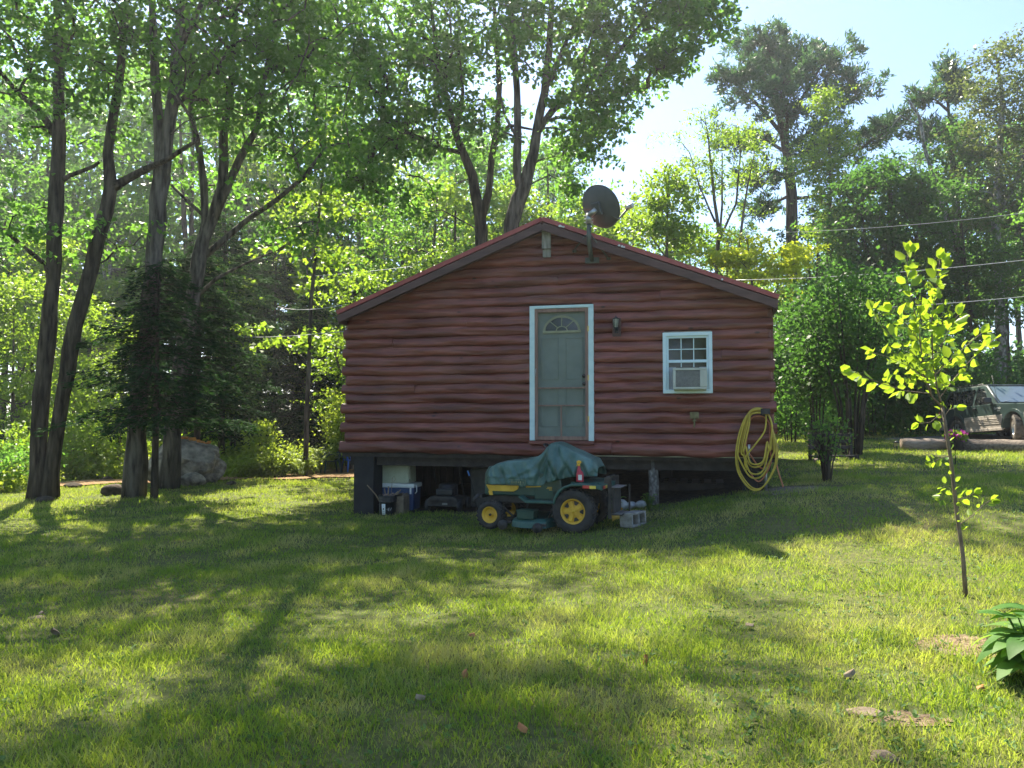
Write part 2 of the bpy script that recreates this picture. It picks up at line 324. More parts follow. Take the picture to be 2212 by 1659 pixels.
for k, z, h in logs:
    t = max(0, 1 - (z - 1) / 2.2); long = k % 2 == 0
    a = (.01 if long else .09) - .06 * t * (1 if long else .6) ; b = HW - (.01 if long else .09) + .05 * t * (1 if long else .6)
    if z + h > EAVE - .05:
        hx = (PEAK - (z + h * .6)) / (PEAK - EAVE) * (PX + .12)
        a = max(a, PX - hx + .02); b = min(b, PX + hx - .02)
    if b - a < .2: continue
    segs = [(a, b)]
    zc = z + h / 2
    def cut(segs, c0, c1):
        out = []
        for s in segs:
            if s[1] <= c0 or s[0] >= c1: out.append(s); continue
            if s[0] < c0: out.append((s[0], c0))
            if s[1] > c1: out.append((c1, s[1]))
        return out
    if dz0 + .02 < zc < dz1 - .02: segs = cut(segs, dx0 + .02, dx1 - .02)
    if wz0 + .02 < zc < wz1 - .02: segs = cut(segs, wx0 + .02, wx1 - .02)
    jt = {0: 4.55, 3: 5.9, 6: 1.3, 9: 6.2, 11: .9, 13: 2.2, 15: 5.3, 17: 3.7, 18: 5.6, 20: 2.1}.get(k)
    if jt: segs = [q for s in segs for q in (((s[0], jt - .002), (jt + .003, s[1])) if s[0] < jt < s[1] else (s,))]
    for i, s in enumerate(segs): log_piece(wall, s[0], s[1], z, h, k + i * 31 + (0 if not jt else i), depth=.10 if k == 0 else .082)
    if not long and z < EAVE - .15:                       # butt ends of the side wall logs between
        for xe, sg in ((-.0, -1), (HW, 1)):
            wall.box((xe - sg * .09 + sg * (.04 * t), .10, zc), (.10, .24, h * .86), bev=.03)
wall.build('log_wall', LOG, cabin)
bw = MB()                                                   # backing gable and three other walls
bw.prism([(0, 1.02), (HW, 1.02), (HW, roof_z(HW) - .12), (PX, PEAK - .12), (0, roof_z(0) - .12)], .02, .10)
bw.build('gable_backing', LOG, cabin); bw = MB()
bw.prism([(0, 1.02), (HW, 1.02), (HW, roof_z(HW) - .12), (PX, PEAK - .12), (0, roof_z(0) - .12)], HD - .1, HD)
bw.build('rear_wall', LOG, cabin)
for xe in (.12, HW - .12):
    sw = MB()
    for k, z, h in logs:
        if z + h > EAVE + .02: break
        sw.tube([(xe, .12, z + h / 2), (xe, HD, z + h / 2)], h * .55, 8)
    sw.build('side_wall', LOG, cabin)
rf = MB()
sl = math.atan2(PEAK - EAVE, PX + .12)
for s in (-1, 1):
    ln = (PX + .0) / math.cos(sl); ctr = Vector((PX + s * (PX + .0) / 2, 0, PEAK - (PEAK - EAVE) * .5 * PX / (PX + .12) + .02))
    M = Matrix.Translation((ctr.x, (HD - .04) / 2, ctr.z)) @ Matrix.Rotation(s * sl, 4, 'Y')
    rf.box((0, 0, .005), (ln, HD + .62, .066), M=M)
    for i in range(18):
        y = -HD / 2 - .2 + i * (HD + .4) / 17
        rf.box((0, y, .035), (ln * .998, .03, .022), M=M)
rf.build('roof', RED, cabin)
fb = MB()
for s in (-1, 1):
    ln = (PX - .02) / math.cos(sl); ctr = Vector((PX + s * (PX - .02) / 2, 0, PEAK - (PEAK - EAVE) * .5 * PX / (PX + .12)))
    for y in (-.315, HD + .3):
        M = Matrix.Translation((ctr.x, y, ctr.z - .088)) @ Matrix.Rotation(s * sl, 4, 'Y')
        fb.box((0, 0, 0), (ln, .03, .115), M=M)
    M = Matrix.Translation((ctr.x, HD / 2, ctr.z - .155)) @ Matrix.Rotation(s * sl, 4, 'Y')
    fb.box((0, 0, .06), (ln * .995, HD + .5, .02), M=M)
    for xe in (PX + s * (PX - .03),):
        fb.box((xe, HD / 2 - .05, EAVE - .05), (.03, HD + .5, .12))
fb.build('fascia_board', RB, cabin)
# white scuffs of flaking paint on the roof edge
rg = random.Random(9)
for (px, py, nn) in ((1217, 491, 3), (1346, 534, 3), (1560, 612, 1), (1335, 527, 1), (1212, 487, 2)):
    x, z = HP(px, py, -.35); zt = roof_z(x) + .0
    sc_ = MB()
    for i in range(nn):
        cx = x + rg.uniform(-.02, .02); a = rg.uniform(0, 1); r0 = rg.uniform(.012, .022)
        zz = roof_z(cx) + .0
        sc_.prism([(cx + r0 * math.cos(a + q * 1.05) * rg.uniform(.7, 1.5), zz + r0 * math.sin(a + q * 1.05)) for q in range(6)], -.3535, -.3505)
    sc_.build('flaked_paint', WHITEP, cabin)
# weathered ridge beam end
gx, gz0 = HP(1180, 552, -.22); _, gz1 = HP(1180, 487, -.22)
GREYW = pm('weathered_board', (.16, .15, .13), (.30, .29, .25), 8, .85, .5, stretch=(4, 4, .6))
rb = MB(); rb.box((gx, -.21, (gz0 * .72 + gz1 * .28 + gz1) / 2 - .02), (.145, .03, (gz1 - gz0) * .74), bev=.005)
rb.box((gx, -.17, gz0 + .04), (.13, .03, .12), bev=.005); rb.box((gx, -.15, gz1 - .02), (.2, .08, .10), bev=.005)
rb.box((gx, -.12, gz0 + .25), (.09, .14, .34))
rb.build('ridge_beam_end', GREYW, cabin)
# floor frame and skids
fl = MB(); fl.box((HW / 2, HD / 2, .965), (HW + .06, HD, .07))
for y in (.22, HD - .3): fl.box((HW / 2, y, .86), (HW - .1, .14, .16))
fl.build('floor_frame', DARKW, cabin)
pale = MB(); pale.box((5.2, -.03, .994), (3.3, .07, .012)); pale.build('sill_edge', pm('raw_sill', (.28, .26, .15), (.38, .35, .22), 8, .8), cabin)
# supports
ps = MB()
bx0, _ = HP(765, 1050, .05); bx1, _ = HP(808, 1050, .05)
ps_m = pm('dark_block', (.010, .010, .011), (.022, .021, .021), 5, .8, .3)
ps.box(((bx0 + bx1) / 2, .22, .42), (bx1 - bx0, .38, 1.04), bev=.01); ps.build('support_pillar', ps_m, cabin)
ps = MB(); bx, _ = HP(1411, 1020, .15); g = G(*HWp(bx, .2, 0).xy)
ps.tube([(bx, .22, g - .1), (bx + .005, .22, .55), (bx - .01, .22, .93)], [.085, .078, .075], 12)
BIRCHP = pm('pale_bark_post', (.11, .10, .09), (.30, .29, .27), 26, .9, .6, lohi=(.45, .7), stretch=(1, 1, .5)); ps.build('support_post', BIRCHP, cabin)
for (x, y) in ((6.6, .35), (1.8, 3.7), (5.2, 3.7), (.5, 7.1), (3.5, 7.1), (6.5, 7.1), (3.3, 2.2)):
    ps = MB(); g = G(*HWp(x, y, 0).xy); ps.box((x, y, (g - .1 + .93) / 2), (.22, .22, .93 - g + .1), bev=.01); ps.build('support_post', ps_m, cabin)
sk = MB();  # dark boards added far under the floor to close off bright gaps
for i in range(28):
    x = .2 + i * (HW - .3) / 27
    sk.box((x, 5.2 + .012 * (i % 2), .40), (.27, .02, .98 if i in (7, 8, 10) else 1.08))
sk.build('added_skirting', DARKW, cabin); sk = MB()
for i in range(18): sk.box((.42 + .012 * (i % 2), 1.15 + i * .235, .42), (.02, .24, 1.0))  # side boards added to keep the space under the floor dark
sk.build('added_side_skirting', DARKW, cabin)

# door
door = MB()
cx = (dx0 + dx1) / 2; W_ = dx1 - dx0; tw = .082
trim = MB()
trim.box((dx0 + tw / 2, -.075, (dz0 + dz1) / 2), (tw, .09, dz1 - dz0), bev=.006)
trim.box((dx1 - tw / 2, -.075, (dz0 + dz1) / 2), (tw, .09, dz1 - dz0), bev=.006)
trim.box((cx, -.078, dz1 - .022), (W_, .09, .048), bev=.006)
trim.build('door_trim', TRIMM, cabin)
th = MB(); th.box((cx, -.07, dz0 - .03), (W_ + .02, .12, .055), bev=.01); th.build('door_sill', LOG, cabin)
sx0, sx1 = dx0 + tw - .005, dx1 - tw + .005; sz0, sz1 = dz0 + .01, dz1 - .05
slab = MB(); slab.box((cx, -.025, (sz0 + sz1) / 2), (sx1 - sx0, .05, sz1 - sz0))
H_ = sz1 - sz0
pw = (sx1 - sx0 - .13 * 2)
def panel(x0, x1, z0, z1):
    for (a, b, c, d) in ((x0, x1, z0, z0 + .016), (x0, x1, z1 - .016, z1), (x0, x0 + .014, z0, z1), (x1 - .014, x1, z0, z1)):
        slab.box(((a + b) / 2, -.054, (c + d) / 2), (b - a, .012, d - c), bev=.004)
dc = cx
for s in (-1, 1):
    a = dc + s * .055; b = dc + s * .335; a, b = min(a, b), max(a, b)
    panel(a, b, sz0 + H_ * .46, sz0 + H_ * .78); panel(a, b, sz0 + H_ * .10, sz0 + H_ * .40)
door_o = slab.build('door', DOORM, cabin)
fw = MB(); fz = sz0 + H_ * .83; fr = .27
def arc(r, n=18): return [(dc + r * math.cos(math.pi * i / n), fz + r * .82 * math.sin(math.pi * i / n)) for i in range(n + 1)]
fw.prism(arc(fr), -.062, -.056); fw.build('fan_window_pane', GLASS, door_o)
ff = MB()
def ribbon(mb, pts, wd, y0, y1):
    for p, q in zip(pts[:-1], pts[1:]):
        d = Vector((q[0] - p[0], 0, q[1] - p[1])); L_ = d.length; c_ = ((p[0] + q[0]) / 2, (y0 + y1) / 2, (p[1] + q[1]) / 2)
        mb.box((0, 0, 0), (L_ + wd * .4, abs(y1 - y0), wd), M=Matrix.Translation(c_) @ Matrix.Rotation(-math.atan2(d.z, d.x), 4, 'Y'))
ribbon(ff, arc(fr + .01), .035, -.075, -.055); ribbon(ff, arc(fr * .33, 10), .016, -.0735, -.056)
ff.box((dc, -.065, fz - .012), (fr * 2 + .07, .022, .035))
for a in (45, 90, 135):
    ribbon(ff, [(dc + fr * .33 * math.cos(R(a)), fz + fr * .27 * math.sin(R(a))), (dc + fr * math.cos(R(a)), fz + fr * .82 * math.sin(R(a)))], .014, -.072, -.057)
ff.build('fan_window_frame', pm('olive_frame', (.26, .26, .15), (.33, .33, .20), 6, .6), door_o)
for zz, nm in ((.492, 'deadbolt'), (.445, 'knob')):
    kx, kz = HP(1271, 812 if nm == 'deadbolt' else 829, -.06)
    kb = MB(); kb.lathe([(.0, -.075), (.024, -.07), (.03, -.055), (.024, -.04), (.012, -.03), (.03, -.008), (.033, 0)], 16, M=Matrix.Translation((sx1 - .075, -.05, kz)), axis='y'); kb.build(nm, BLACK, door_o)
sf = MB(); fwd = .055; yf = -.10
for x in (sx0 + fwd / 2, sx1 - fwd / 2): sf.box((x, yf, (sz0 + sz1) / 2), (fwd, .028, H_), bev=.004)
sf.box((cx, yf, sz1 - .028), (sx1 - sx0 - 2 * fwd, .026, .056), bev=.004); sf.box((cx, yf, sz0 + .03), (sx1 - sx0 - 2 * fwd, .026, .06), bev=.004)
_, mz1 = HP(1213, 838, yf); _, mz2 = HP(1213, 876, yf)
for mz in (mz1, mz2): sf.box((cx, yf, mz), (sx1 - sx0 - 2 * fwd, .022, .022), bev=.003)
sf.box((cx - .005, yf, (mz2 + sz0) / 2 + .01), (.024, .020, mz2 - sz0 - .04), bev=.003)
sfo = sf.build('screen_door', WOODF, cabin)
for zz in (.16, .47, .84): hn = MB(); hn.box((sx1 - .006, yf - .018, sz0 + H_ * zz), (.022, .008, .085), bev=.002); hn.build('hinge', BRASS, sfo)
hd = MB(); hx, hz = HP(1154, 805, yf); hd.tube([(sx0 + .03, yf - .015, hz + .06), (sx0 + .03, yf - .045, hz + .05), (sx0 + .03, yf - .045, hz - .05), (sx0 + .03, yf - .015, hz - .06)], .006, 6); hd.build('handle', STEEL, sfo)
# insect mesh: a thin tinted sheet
scm = bpy.data.materials.new('insect_mesh'); scm.use_nodes = True; nt = scm.node_tree; b = nt.nodes['Principled BSDF']; b.inputs['Base Color'].default_value = (.17, .19, .18, 1); b.inputs['Roughness'].default_value = .7
tr = _n(nt, 'ShaderNodeBsdfTransparent'); ms = _n(nt, 'ShaderNodeMixShader'); ms.inputs[0].default_value = .03
nt.links.new(tr.outputs[0], ms.inputs[1]); nt.links.new(b.outputs[0], ms.inputs[2]); nt.links.new(ms.outputs[0], nt.nodes['Material Output'].inputs[0])
sm_ = MB(); sm_.box((cx, yf + .004, (sz0 + sz1) / 2), (sx1 - sx0 - .08, .001, H_ - .08)); sm_.build('insect_screen', scm, sfo)

# window
win = MB(); wc = (wx0 + wx1) / 2; ww = wx1 - wx0; wh = wz1 - wz0; wm = (wz0 + wz1) / 2; t_ = .055
VIN = pm('white_vinyl', (.60, .76, .78), (.66, .80, .81), 6, .4, .03)
for x in (wx0 + t_ / 2, wx1 - t_ / 2): win.box((x, -.085, wm), (t_, .08, wh), bev=.006)
win.box((wc, -.083, wz1 - t_ / 2), (ww - .004, .076, t_), bev=.006); win.box((wc, -.09, wz0 + .03), (ww - .004, .09, .06), bev=.006)
wino = win.build('window', VIN, cabin)
s0, s1 = wx0 + t_, wx1 - t_
zt = wz1 - t_; _, zr = HP(1485, 781, -.06); _, zac1 = HP(1485, 793, -.06)
sash = MB(); q = .032
for x in (s0 + q / 2, s1 - q / 2): sash.box((x, -.07, (wz0 + .06 + zt) / 2), (q, .05, zt - wz0 - .06), bev=.003)
sash.box((wc, -.068, zt - q / 2), (s1 - s0 - 2 * q, .048, q)); sash.box((wc, -.074, zr), (s1 - s0 - .01, .05, .035), bev=.003)
sash.build('sash', VIN, wino)
mt = MB(); gx0, gx1 = s0 + q, s1 - q; gt, gb = zt - q, zr + .02
for i in (1, 2): mt.box((gx0 + (gx1 - gx0) * i / 3, -.062, (gt + zac1) / 2), (.013, .012, gt - zac1))
for i in (1, 2): mt.box((wc, -.0625, gb + (gt - gb) * (.5 if i == 1 else .001)), (gx1 - gx0, .011, .013))
mt.build('muntin', VIN, wino)
pn = MB(); pn.box((wc, -.048, (gt + wz0 + .06) / 2), (gx1 - gx0, .006, gt - wz0 - .06)); pn.build('pane', GLASS, wino)
for s in (-1, 1):
    ap = MB()
    xx = (gx0 + .05) if s < 0 else (gx1 - .05); ap.box((xx, -.06, (wz0 + .06 + zac1) / 2), (.11, .012, zac1 - wz0 - .06))
    ap.build('filler_panel', pm('grey_filler', (.30, .31, .33), (.36, .37, .39), 8, .6), wino)
# rough bit of raw wood above window
rw = MB(); rw.box((wc, -.06, wz1 + .008), (ww * .96, .06, .02), bev=.004); rw.build('window_header', pm('raw_wood', (.3, .24, .18), (.4, .33, .25), 8, .8), cabin)

# air conditioner (top level, sits in window)
ax0, az0 = HP(1454, 841, -.28); ax1, az1 = HP(1527, 794, -.28)
ac = thing('air_conditioner', 'cream window air conditioner with grey fins in the small window', 'air conditioner', HWp((ax0 + ax1) / 2, 0, az0), HA)
aw, ah = ax1 - ax0, az1 - az0
ACM = pm('cream_case', (.42, .43, .36), (.52, .53, .45), 6, .5, .05); fin = pm('grey_fins', (.30, .30, .29), (.42, .42, .40), 20, .5, 0, metal=.3)
m = MB(); m.box((0, -.15, ah / 2), (aw - .02, .26, ah - .01), bev=.012)
fx = .82 * aw
for (c_, s_) in (((0, -.287, ah - .018), (aw, .03, .036)), ((0, -.287, .018), (aw, .03, .036)), ((-aw / 2 + .02, -.287, ah / 2), (.04, .03, ah - .074)), ((aw / 2 - .05, -.287, ah / 2), (.10, .03, ah - .074))): m.box(c_, s_, bev=.005)
m.build('case', ACM, ac)
m = MB(); m.box((-.03, -.283, ah / 2), (fx, .004, ah * .8))
m.build('coil', BLACK, ac)
m = MB(); nf = 15
for i in range(nf): m.box((-.03, -.291, .05 + (ah - .10) * i / (nf - 1)), (fx * .97, .012, .006))
m.build('grille', fin, ac)
m = MB(); m.box((0, -.17, -.01), (aw * .96, .24, .012), bev=.004); m.build('drip_tray', pm('mossy_tray', (.35, .34, .16), (.45, .44, .25), 8, .6), ac)

# wall lantern
lx, lz = HP(1332, 702, -.1)
ln = thing('wall_lantern', 'black carriage lantern beside the door on a wooden block', 'lantern', HWp(lx, -.09, lz), HA)
m = MB(); m.box((0, -.005, -.035), (.13, .03, .29), bev=.008); m.build('mounting_block', RB, ln)
m = MB(); m.box((0, -.025, -.03), (.06, .012, .2), bev=.004)
m.tube([(0, -.03, -.10), (0, -.07, -.13), (0, -.10, -.11), (0, -.11, -.07)], .009, 8)
m.lathe([(.0, .135), (.012, .13), (.008, .115), (.045, .095), (.052, .085), (.046, .08)], 12, M=Matrix.Translation((0, -.11, 0)))
m.lathe([(.036, -.055), (.04, -.05), (.025, -.075), (.012, -.1), (.0, -.115)], 12, M=Matrix.Translation((0, -.11, 0)))
for i in range(6):
    a = i * math.pi / 3; m.cyl((.047 * math.cos(a), -.11 + .047 * math.sin(a), .085), (.034 * math.cos(a), -.11 + .034 * math.sin(a), -.055), .004, n=5)
m.build('frame', BLACK, ln)
m = MB(); m.lathe([(.044, .08), (.031, -.05)], 12, M=Matrix.Translation((0, -.11, 0))); m.build('glass_shade', pm('frosted_glass', (.20, .22, .18), (.32, .34, .28), 10, .25, spec=.8), ln)

# spigot bracket
qx, qz = HP(1500, 900, -.1)
sp = thing('outdoor_faucet', 'small rusty olive faucet box on the logs below the window', 'faucet', HWp(qx, -.08, qz), HA)
OL = pm('rusty_olive', (.12, .09, .04), (.22, .19, .09), 16, .8, .4)
m = MB(); m.box((0, -.02, .02), (.13, .05, .10), bev=.006); m.build('plate', OL, sp)
m = MB(); m.tube([(.0, -.03, -.03), (.0, -.06, -.07), (0, -.06, -.12), (-.01, -.05, -.16)], .014, 8); m.tube([(-.03, -.07, -.06), (.03, -.07, -.06)], .012, 8); m.build('spout', OL, sp)

# satellite dish
sx, sz_ = HP(1276, 558, -.25); 
TOPZ = HP(1277, 470, -.42)[1]
dish = thing('satellite_dish', 'dark grey satellite dish on a braced mast above the gable', 'satellite dish', HWp(sx, -.10, sz_), HA)
GREYD = pm('dish_grey', (.06, .07, .08), (.085, .097, .11), 4, .5, .05); MAST = pm('mast_green_grey', (.07, .08, .065), (.11, .12, .10), 10, .5, .1, metal=.3)
hh = TOPZ - sz_
m = MB(); m.tube([(0, -.02, .0), (0, -.10, .03), (.0, -.33, .22), (0, -.34, .3), (0, -.34, hh)], .034, 12)
m.build('mast', MAST, dish)
m = MB(); m.box((0, .01, .0), (.22, .03, .09), bev=.006)
for s in (-1, 1):
    for q in (-.03, .03): m.cyl((s * .09, -.01, q), (s * .09, -.02, q), .008, n=8)
m.build('base_plate', MAST, dish)
m = MB(); bx_, bz_ = HP(1240, 540, -.15); cx_, cz_ = HP(1314, 556, -.15)
for (tx, tz) in ((bx_ - sx, bz_ - sz_), (cx_ - sx, cz_ - sz_)):
    m2 = MB(); m2.tube([(0, -.34, hh * .62), (tx * .9, -.08, tz + .02), (tx, -.02, tz)], .011, 8); m2.tube([(tx - .03, .0, tz - .01), (tx + .03, -.01, tz - .01)], .02, 8); m2.build('brace', STEEL if 0 else MAST, dish)
# reflector: ellipse bowl facing away/right/up
dcx, dcz = HP(1300, 450, -.3)
aim = Vector((.42, .62, .42)).normalized()
Mq = aim.to_track_quat('Z', 'Y').to_matrix().to_4x4()
Md = Matrix.Translation((dcx - sx, -.30, dcz - sz_)) @ Mq
rA, rB = .345, .335
def bowl(u, v): 
    a = u * 2 * math.pi; r = v; return (rA * r * math.cos(a), rB * r * math.sin(a), .085 * r * r - .085)
m = MB(); m.grid(bowl, 48, 10, M=Md); m.tube([Md @ Vector(bowl(i / 48, 1)) for i in range(49)], .006, 6, cap=False)
m.build('reflector', GREYD, dish, solid=.006)
m = MB()
back = Md @ Vector((0, 0, -.09)); top = Vector((0, -.34, hh))
m.box((0, 0, -.115), (.16, .2, .05), M=Md, bev=.02); m.build('bracket', GREYD, dish)
m = MB(); m.tube([back + Vector((-.02, -.02, -.02)), (top + back) / 2 + Vector((0, -.03, .0)), top + Vector((0, 0, .02))], .045, 12); m.cyl(top - Vector((0, 0, .1)), top + Vector((0, 0, .06)), .046)
for i in range(3): m.cyl(top + Vector((-.07, -.02, -.08 + i * .05)), top + Vector((.07, -.02, -.08 + i * .05)), .009, n=8)
m.build('clamp', STEEL, dish)
low = Md @ Vector(bowl(.0, 1)); 
cand = [Md @ Vector(bowl(i / 24, 1)) for i in range(24)]; low = max(cand, key=lambda p: p.x * .9 - p.z * .6)
m = MB(); tip = low + aim * .34 + Vector((.0, -.1, .05)); m.tube([back, low + Vector((0, .0, -.02)), tip], [.014, .018, .02], 8); m.build('feed_arm', MAST, dish)
m = MB(); m.box(tip, (.10, .08, .07), rot=aim.to_track_quat('Z', 'Y').to_euler().to_quaternion(), bev=.015); m.cyl(tip, tip - aim * .09, .028, .034, 12); m.build('feed_horn', STEEL, dish)
# ------------------------------------------------------------------ garden tractor (local: +x forward, +y left, faces the camera)
TG = pm('tractor_green', (.010, .045, .032), (.02, .07, .05), 5, .4, .05, coat=.3)
TGF = pm('faded_green', (.02, .075, .06), (.045, .12, .095), 5, .5, .05)
TY = pm('tractor_yellow', (.60, .33, .02), (.75, .45, .04), 8, .45, .05)
TIRE = pm('tyre_rubber', (.018, .017, .017), (.045, .042, .038), 12, .85, .3)
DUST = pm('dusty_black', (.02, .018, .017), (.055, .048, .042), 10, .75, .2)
trp = GP(1249, 1150); trp = Vector((trp.x, 10.25, 0)); trp.x = W(1249, 1100, 10.2).x + .10
TA = R(160)
fx_, fy_ = math.cos(TA), math.sin(TA)
g0 = G(trp.x, trp.y + .2) - .02
tr_ = thing('garden_tractor', 'green and yellow garden tractor with mower deck parked before the cabin', 'lawn tractor', (trp.x, trp.y + .42, g0), TA)
def wheel(parent, loc, ro, ri, wd, nlug, rim_m, spokes, name='wheel'):
    w_ = MB(); h = wd / 2
    w_.lathe([(ri, -h * .75), (ri + .01, -h), (ro * .9, -h), (ro * .97, -h * .8), (ro * .985, -h * .5), (ro * .985, h * .5), (ro * .97, h * .8), (ro * .9, h), (ri + .01, h), (ri, h * .75)], 40, M=Matrix.Translation(loc), axis='y')
    for i in range(nlug):
        for s in (-1, 1):
            a = 2 * math.pi * (i + (.5 if s > 0 else 0)) / nlug
            M = Matrix.Translation(loc) @ Matrix.Rotation(a, 4, 'Y') @ Matrix.Translation((0, s * h * .5, ro * .985)) @ Matrix.Rotation(s * .45, 4, 'Z')
            w_.box((0, 0, 0), (.022, h * .95, .022), M=M)
    t = w_.build('tyre', TIRE, parent)
    r_ = MB(); yo = h * .55
    Mr = Matrix.Translation(loc)
    r_.lathe([(ri + .004, h * .9), (ri - .006, h * .92), (ri - .02, h * .6), (ri * .82, h * .42), (ri * .8, h * .42)], 36, M=Mr, axis='y')
    if spokes:
        r_.lathe([(ri * .86, h * .40), (ri * .45, h * .55), (.0, h * .55)], 36, M=Mr, axis='y')
        for i in range(5):
            a = i * 2 * math.pi / 5 + .3; M = Mr @ Matrix.Rotation(a, 4, 'Y') @ Matrix.Translation((0, h * .54, ri * .48))
            r_.box((0, 0, 0), (ri * .30, .022, ri * .72), M=M, bev=.006, taper=1)
    else:
        r_.lathe([(ri * .8, h * .42), (ri * .3, h * .1), (ri * .25, h * .45), (0, h * .45)], 24, M=Mr, axis='y')
    rim_o = r_.build('rim', rim_m, t)
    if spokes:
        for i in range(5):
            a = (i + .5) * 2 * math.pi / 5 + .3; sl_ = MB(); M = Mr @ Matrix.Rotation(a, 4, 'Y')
            sl_.prism([(-.034, ri * .80), (.034, ri * .80), (.012, ri * .52), (-.012, ri * .52)], h * .475 - .0, h * .60, M=M); sl_.build('rim_recess_shade', DUST, t)  # dark wedges stand in for the shade inside the rim recesses
    hub = MB(); hub.lathe([(ri * .16, h * .4), (ri * .15, h * .72), (0, h * .74)], 14, M=Mr, axis='y')
    hub.build('hub_cap', DUST if not spokes else rim_m, t)
    return t
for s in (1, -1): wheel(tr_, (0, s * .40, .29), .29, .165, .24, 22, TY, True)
for s in (1, -1): wheel(tr_, (1.20, s * .38, .19), .19, .11, .17, 20, TY, False)
m = MB(); m.cyl((1.2, -.4, .19), (1.2, .4, .19), .03); m.box((1.2, 0, .27), (.10, .62, .08), bev=.01); m.cyl((0, -.42, .29), (0, .42, .29), .045)
m.box((.55, 0, .40), (1.5, .34, .14), bev=.02); m.box((.1, 0, .42), (.55, .5, .28), bev=.03); m.build('chassis', DUST, tr_)
m = MB(); m.prism([(1.36, .44), (1.36, .74), (1.30, .84), (.62, .92), (.56, .44)], -.24, .24); m.build('hood', TG, tr_, bevel=.02)
m = MB(); m.prism([(1.33, .585), (.84, .585), (.86, .53), (.92, .50), (1.28, .50)], .235, .262); m.prism([(1.24, .50), (1.30, .50), (1.28, .44), (1.23, .44)], .237, .258)
m.prism([(.74, .585), (.52, .60), (.52, .575), (.74, .56)], .237, .256); m.build('side_panel', TY, tr_, bevel=.005)
m = MB(); m.prism([(.62, .40), (.62, .60), (.55, .78), (.26, .78), (.18, .40)], -.25, .25); m.build('body_panel', TG, tr_, bevel=.02)
m = MB()
for i, l in enumerate((.07, .08, .045)): m.box((.40 + (.08 - l) / 2 * -1, .252, .575 - i * .018), (l, .003, .008))
m.build('decal', TY, tr_)
m = MB(); m.box((.45, .32, .385), (.48, .20, .035), bev=.01); m.box((.45, -.32, .385), (.48, .20, .035), bev=.01); m.prism([(.69, .37), (.69, .40), (.78, .46), (.80, .45)], .24, .42)
m.build('running_board', TGF, tr_)
# fender pan : an arch over both rear wheels
def arch(y0, y1, mb):
    pts = []
    for i in range(15):
        a = math.pi * (.02 + .74 * i / 14); pts.append((math.cos(math.pi - a) * -.36 if 0 else .36 * math.cos(a), .29 + .345 * math.sin(a)))
    pts = [(.27, .40), (.25, .48), (.20, .56), (.12, .62), (.02, .655), (-.10, .665), (-.24, .655), (-.32, .635)]
    inn = [(x - (.02 if x > .15 else 0), z - .035) for x, z in pts]
    mb.prism(pts + inn[::-1], y0, y1)
m = MB(); arch(.24, .54, m); arch(-.54, -.24, m); m.prism([(.1, .60), (.1, .66), (-.30, .66), (-.34, .58)], -.25, .25)
m.prism([(-.30, .60), (-.30, .655), (-.38, .645), (-.40, .58)], -.53, .53)
m.build('fender', TGF, tr_, bevel=.012)
REDR = pm('red_reflector', (.5, .03, .03), (.6, .06, .05), 9, .3); YEL = pm('amber_reflector', (.7, .5, .05), (.8, .6, .1), 9, .3)
for s in (1, -1):
    m = MB(); m.box((-.19, s * .542, .622), (.09, .006, .04), bev=.002); m.build('tail_reflector', REDR, tr_); m = MB(); m.box((-.407, s * .42, .615), (.006, .10, .04), bev=.002); m.build('tail_reflector', REDR, tr_)
    m = MB(); m.box((-.28, s * .542, .620), (.085, .006, .04), bev=.002); m.build('tail_reflector', YEL, tr_); m = MB(); m.box((-.407, s * .31, .615), (.006, .10, .04), bev=.002); m.build('tail_reflector', YEL, tr_)
m = MB(); m.box((.02, 0, .76), (.36, .40, .12), bev=.05); m.box((-.10, 0, .88), (.10, .36, .20), bev=.04); m.build('seat', BLACK, tr_)
m = MB(); m.cyl((.52, 0, .8), (.40, 0, 1.05), .02); M = Matrix.Translation((.40, 0, 1.07)) @ Matrix.Rotation(R(-30), 4, 'Y')
m.tube([M @ Vector((.17 * math.cos(i * math.pi / 12), .17 * math.sin(i * math.pi / 12), 0)) for i in range(25)], .014, 6, cap=False)
m.build('steering_wheel', BLACK, tr_)
# mower deck
dk = MB()
out = [(.86 + .0, -.50), (.93, -.3), (.93, .3), (.86, .50), (.72, .58), (.50, .60), (.36, .54), (.30, .3), (.30, -.5)]
def deck(z0, z1, sc):
    cx0, cy0 = .61, 0
    return [((x - cx0) * sc + cx0, (y - cy0) * sc + cy0) for x, y in out]
n = len(out); a = deck(0, 0, 1.0); b = deck(0, 0, .97); c = deck(0, 0, .80)
vs = [(x, y, .055) for x, y in a] + [(x, y, .13) for x, y in b] + [(x, y, .165) for x, y in c]
dk.add(vs, [(i, (i + 1) % n, (i + 1) % n + n, i + n) for i in range(n)] + [(i + n, (i + 1) % n + n, (i + 1) % n + 2 * n, i + 2 * n) for i in range(n)] + [tuple(range(2 * n, 3 * n))])
deck_o = dk.build('mower_deck', TGF, tr_, bevel=.01)
m = MB(); m.box((.66, .42, .215), (.24, .20, .11), bev=.012); m.box((.66, .42, .275), (.26, .22, .014), bev=.004); m.build('belt_cover', TG, deck_o)
for p in ((.98, .52, .075), (.44, .66, .075)):
    m = MB(); m.lathe([(0, -.03), (.05, -.03), (.066, -.02), (.066, .02), (.05, .03), (.02, .032), (.018, .04), (0, .04)], 18, M=Matrix.Translation(p), axis='y'); m.box((p[0] - .04, p[1] - .06, p[2] + .03), (.12, .04, .03)); m.build('gauge_wheel', DUST, deck_o)
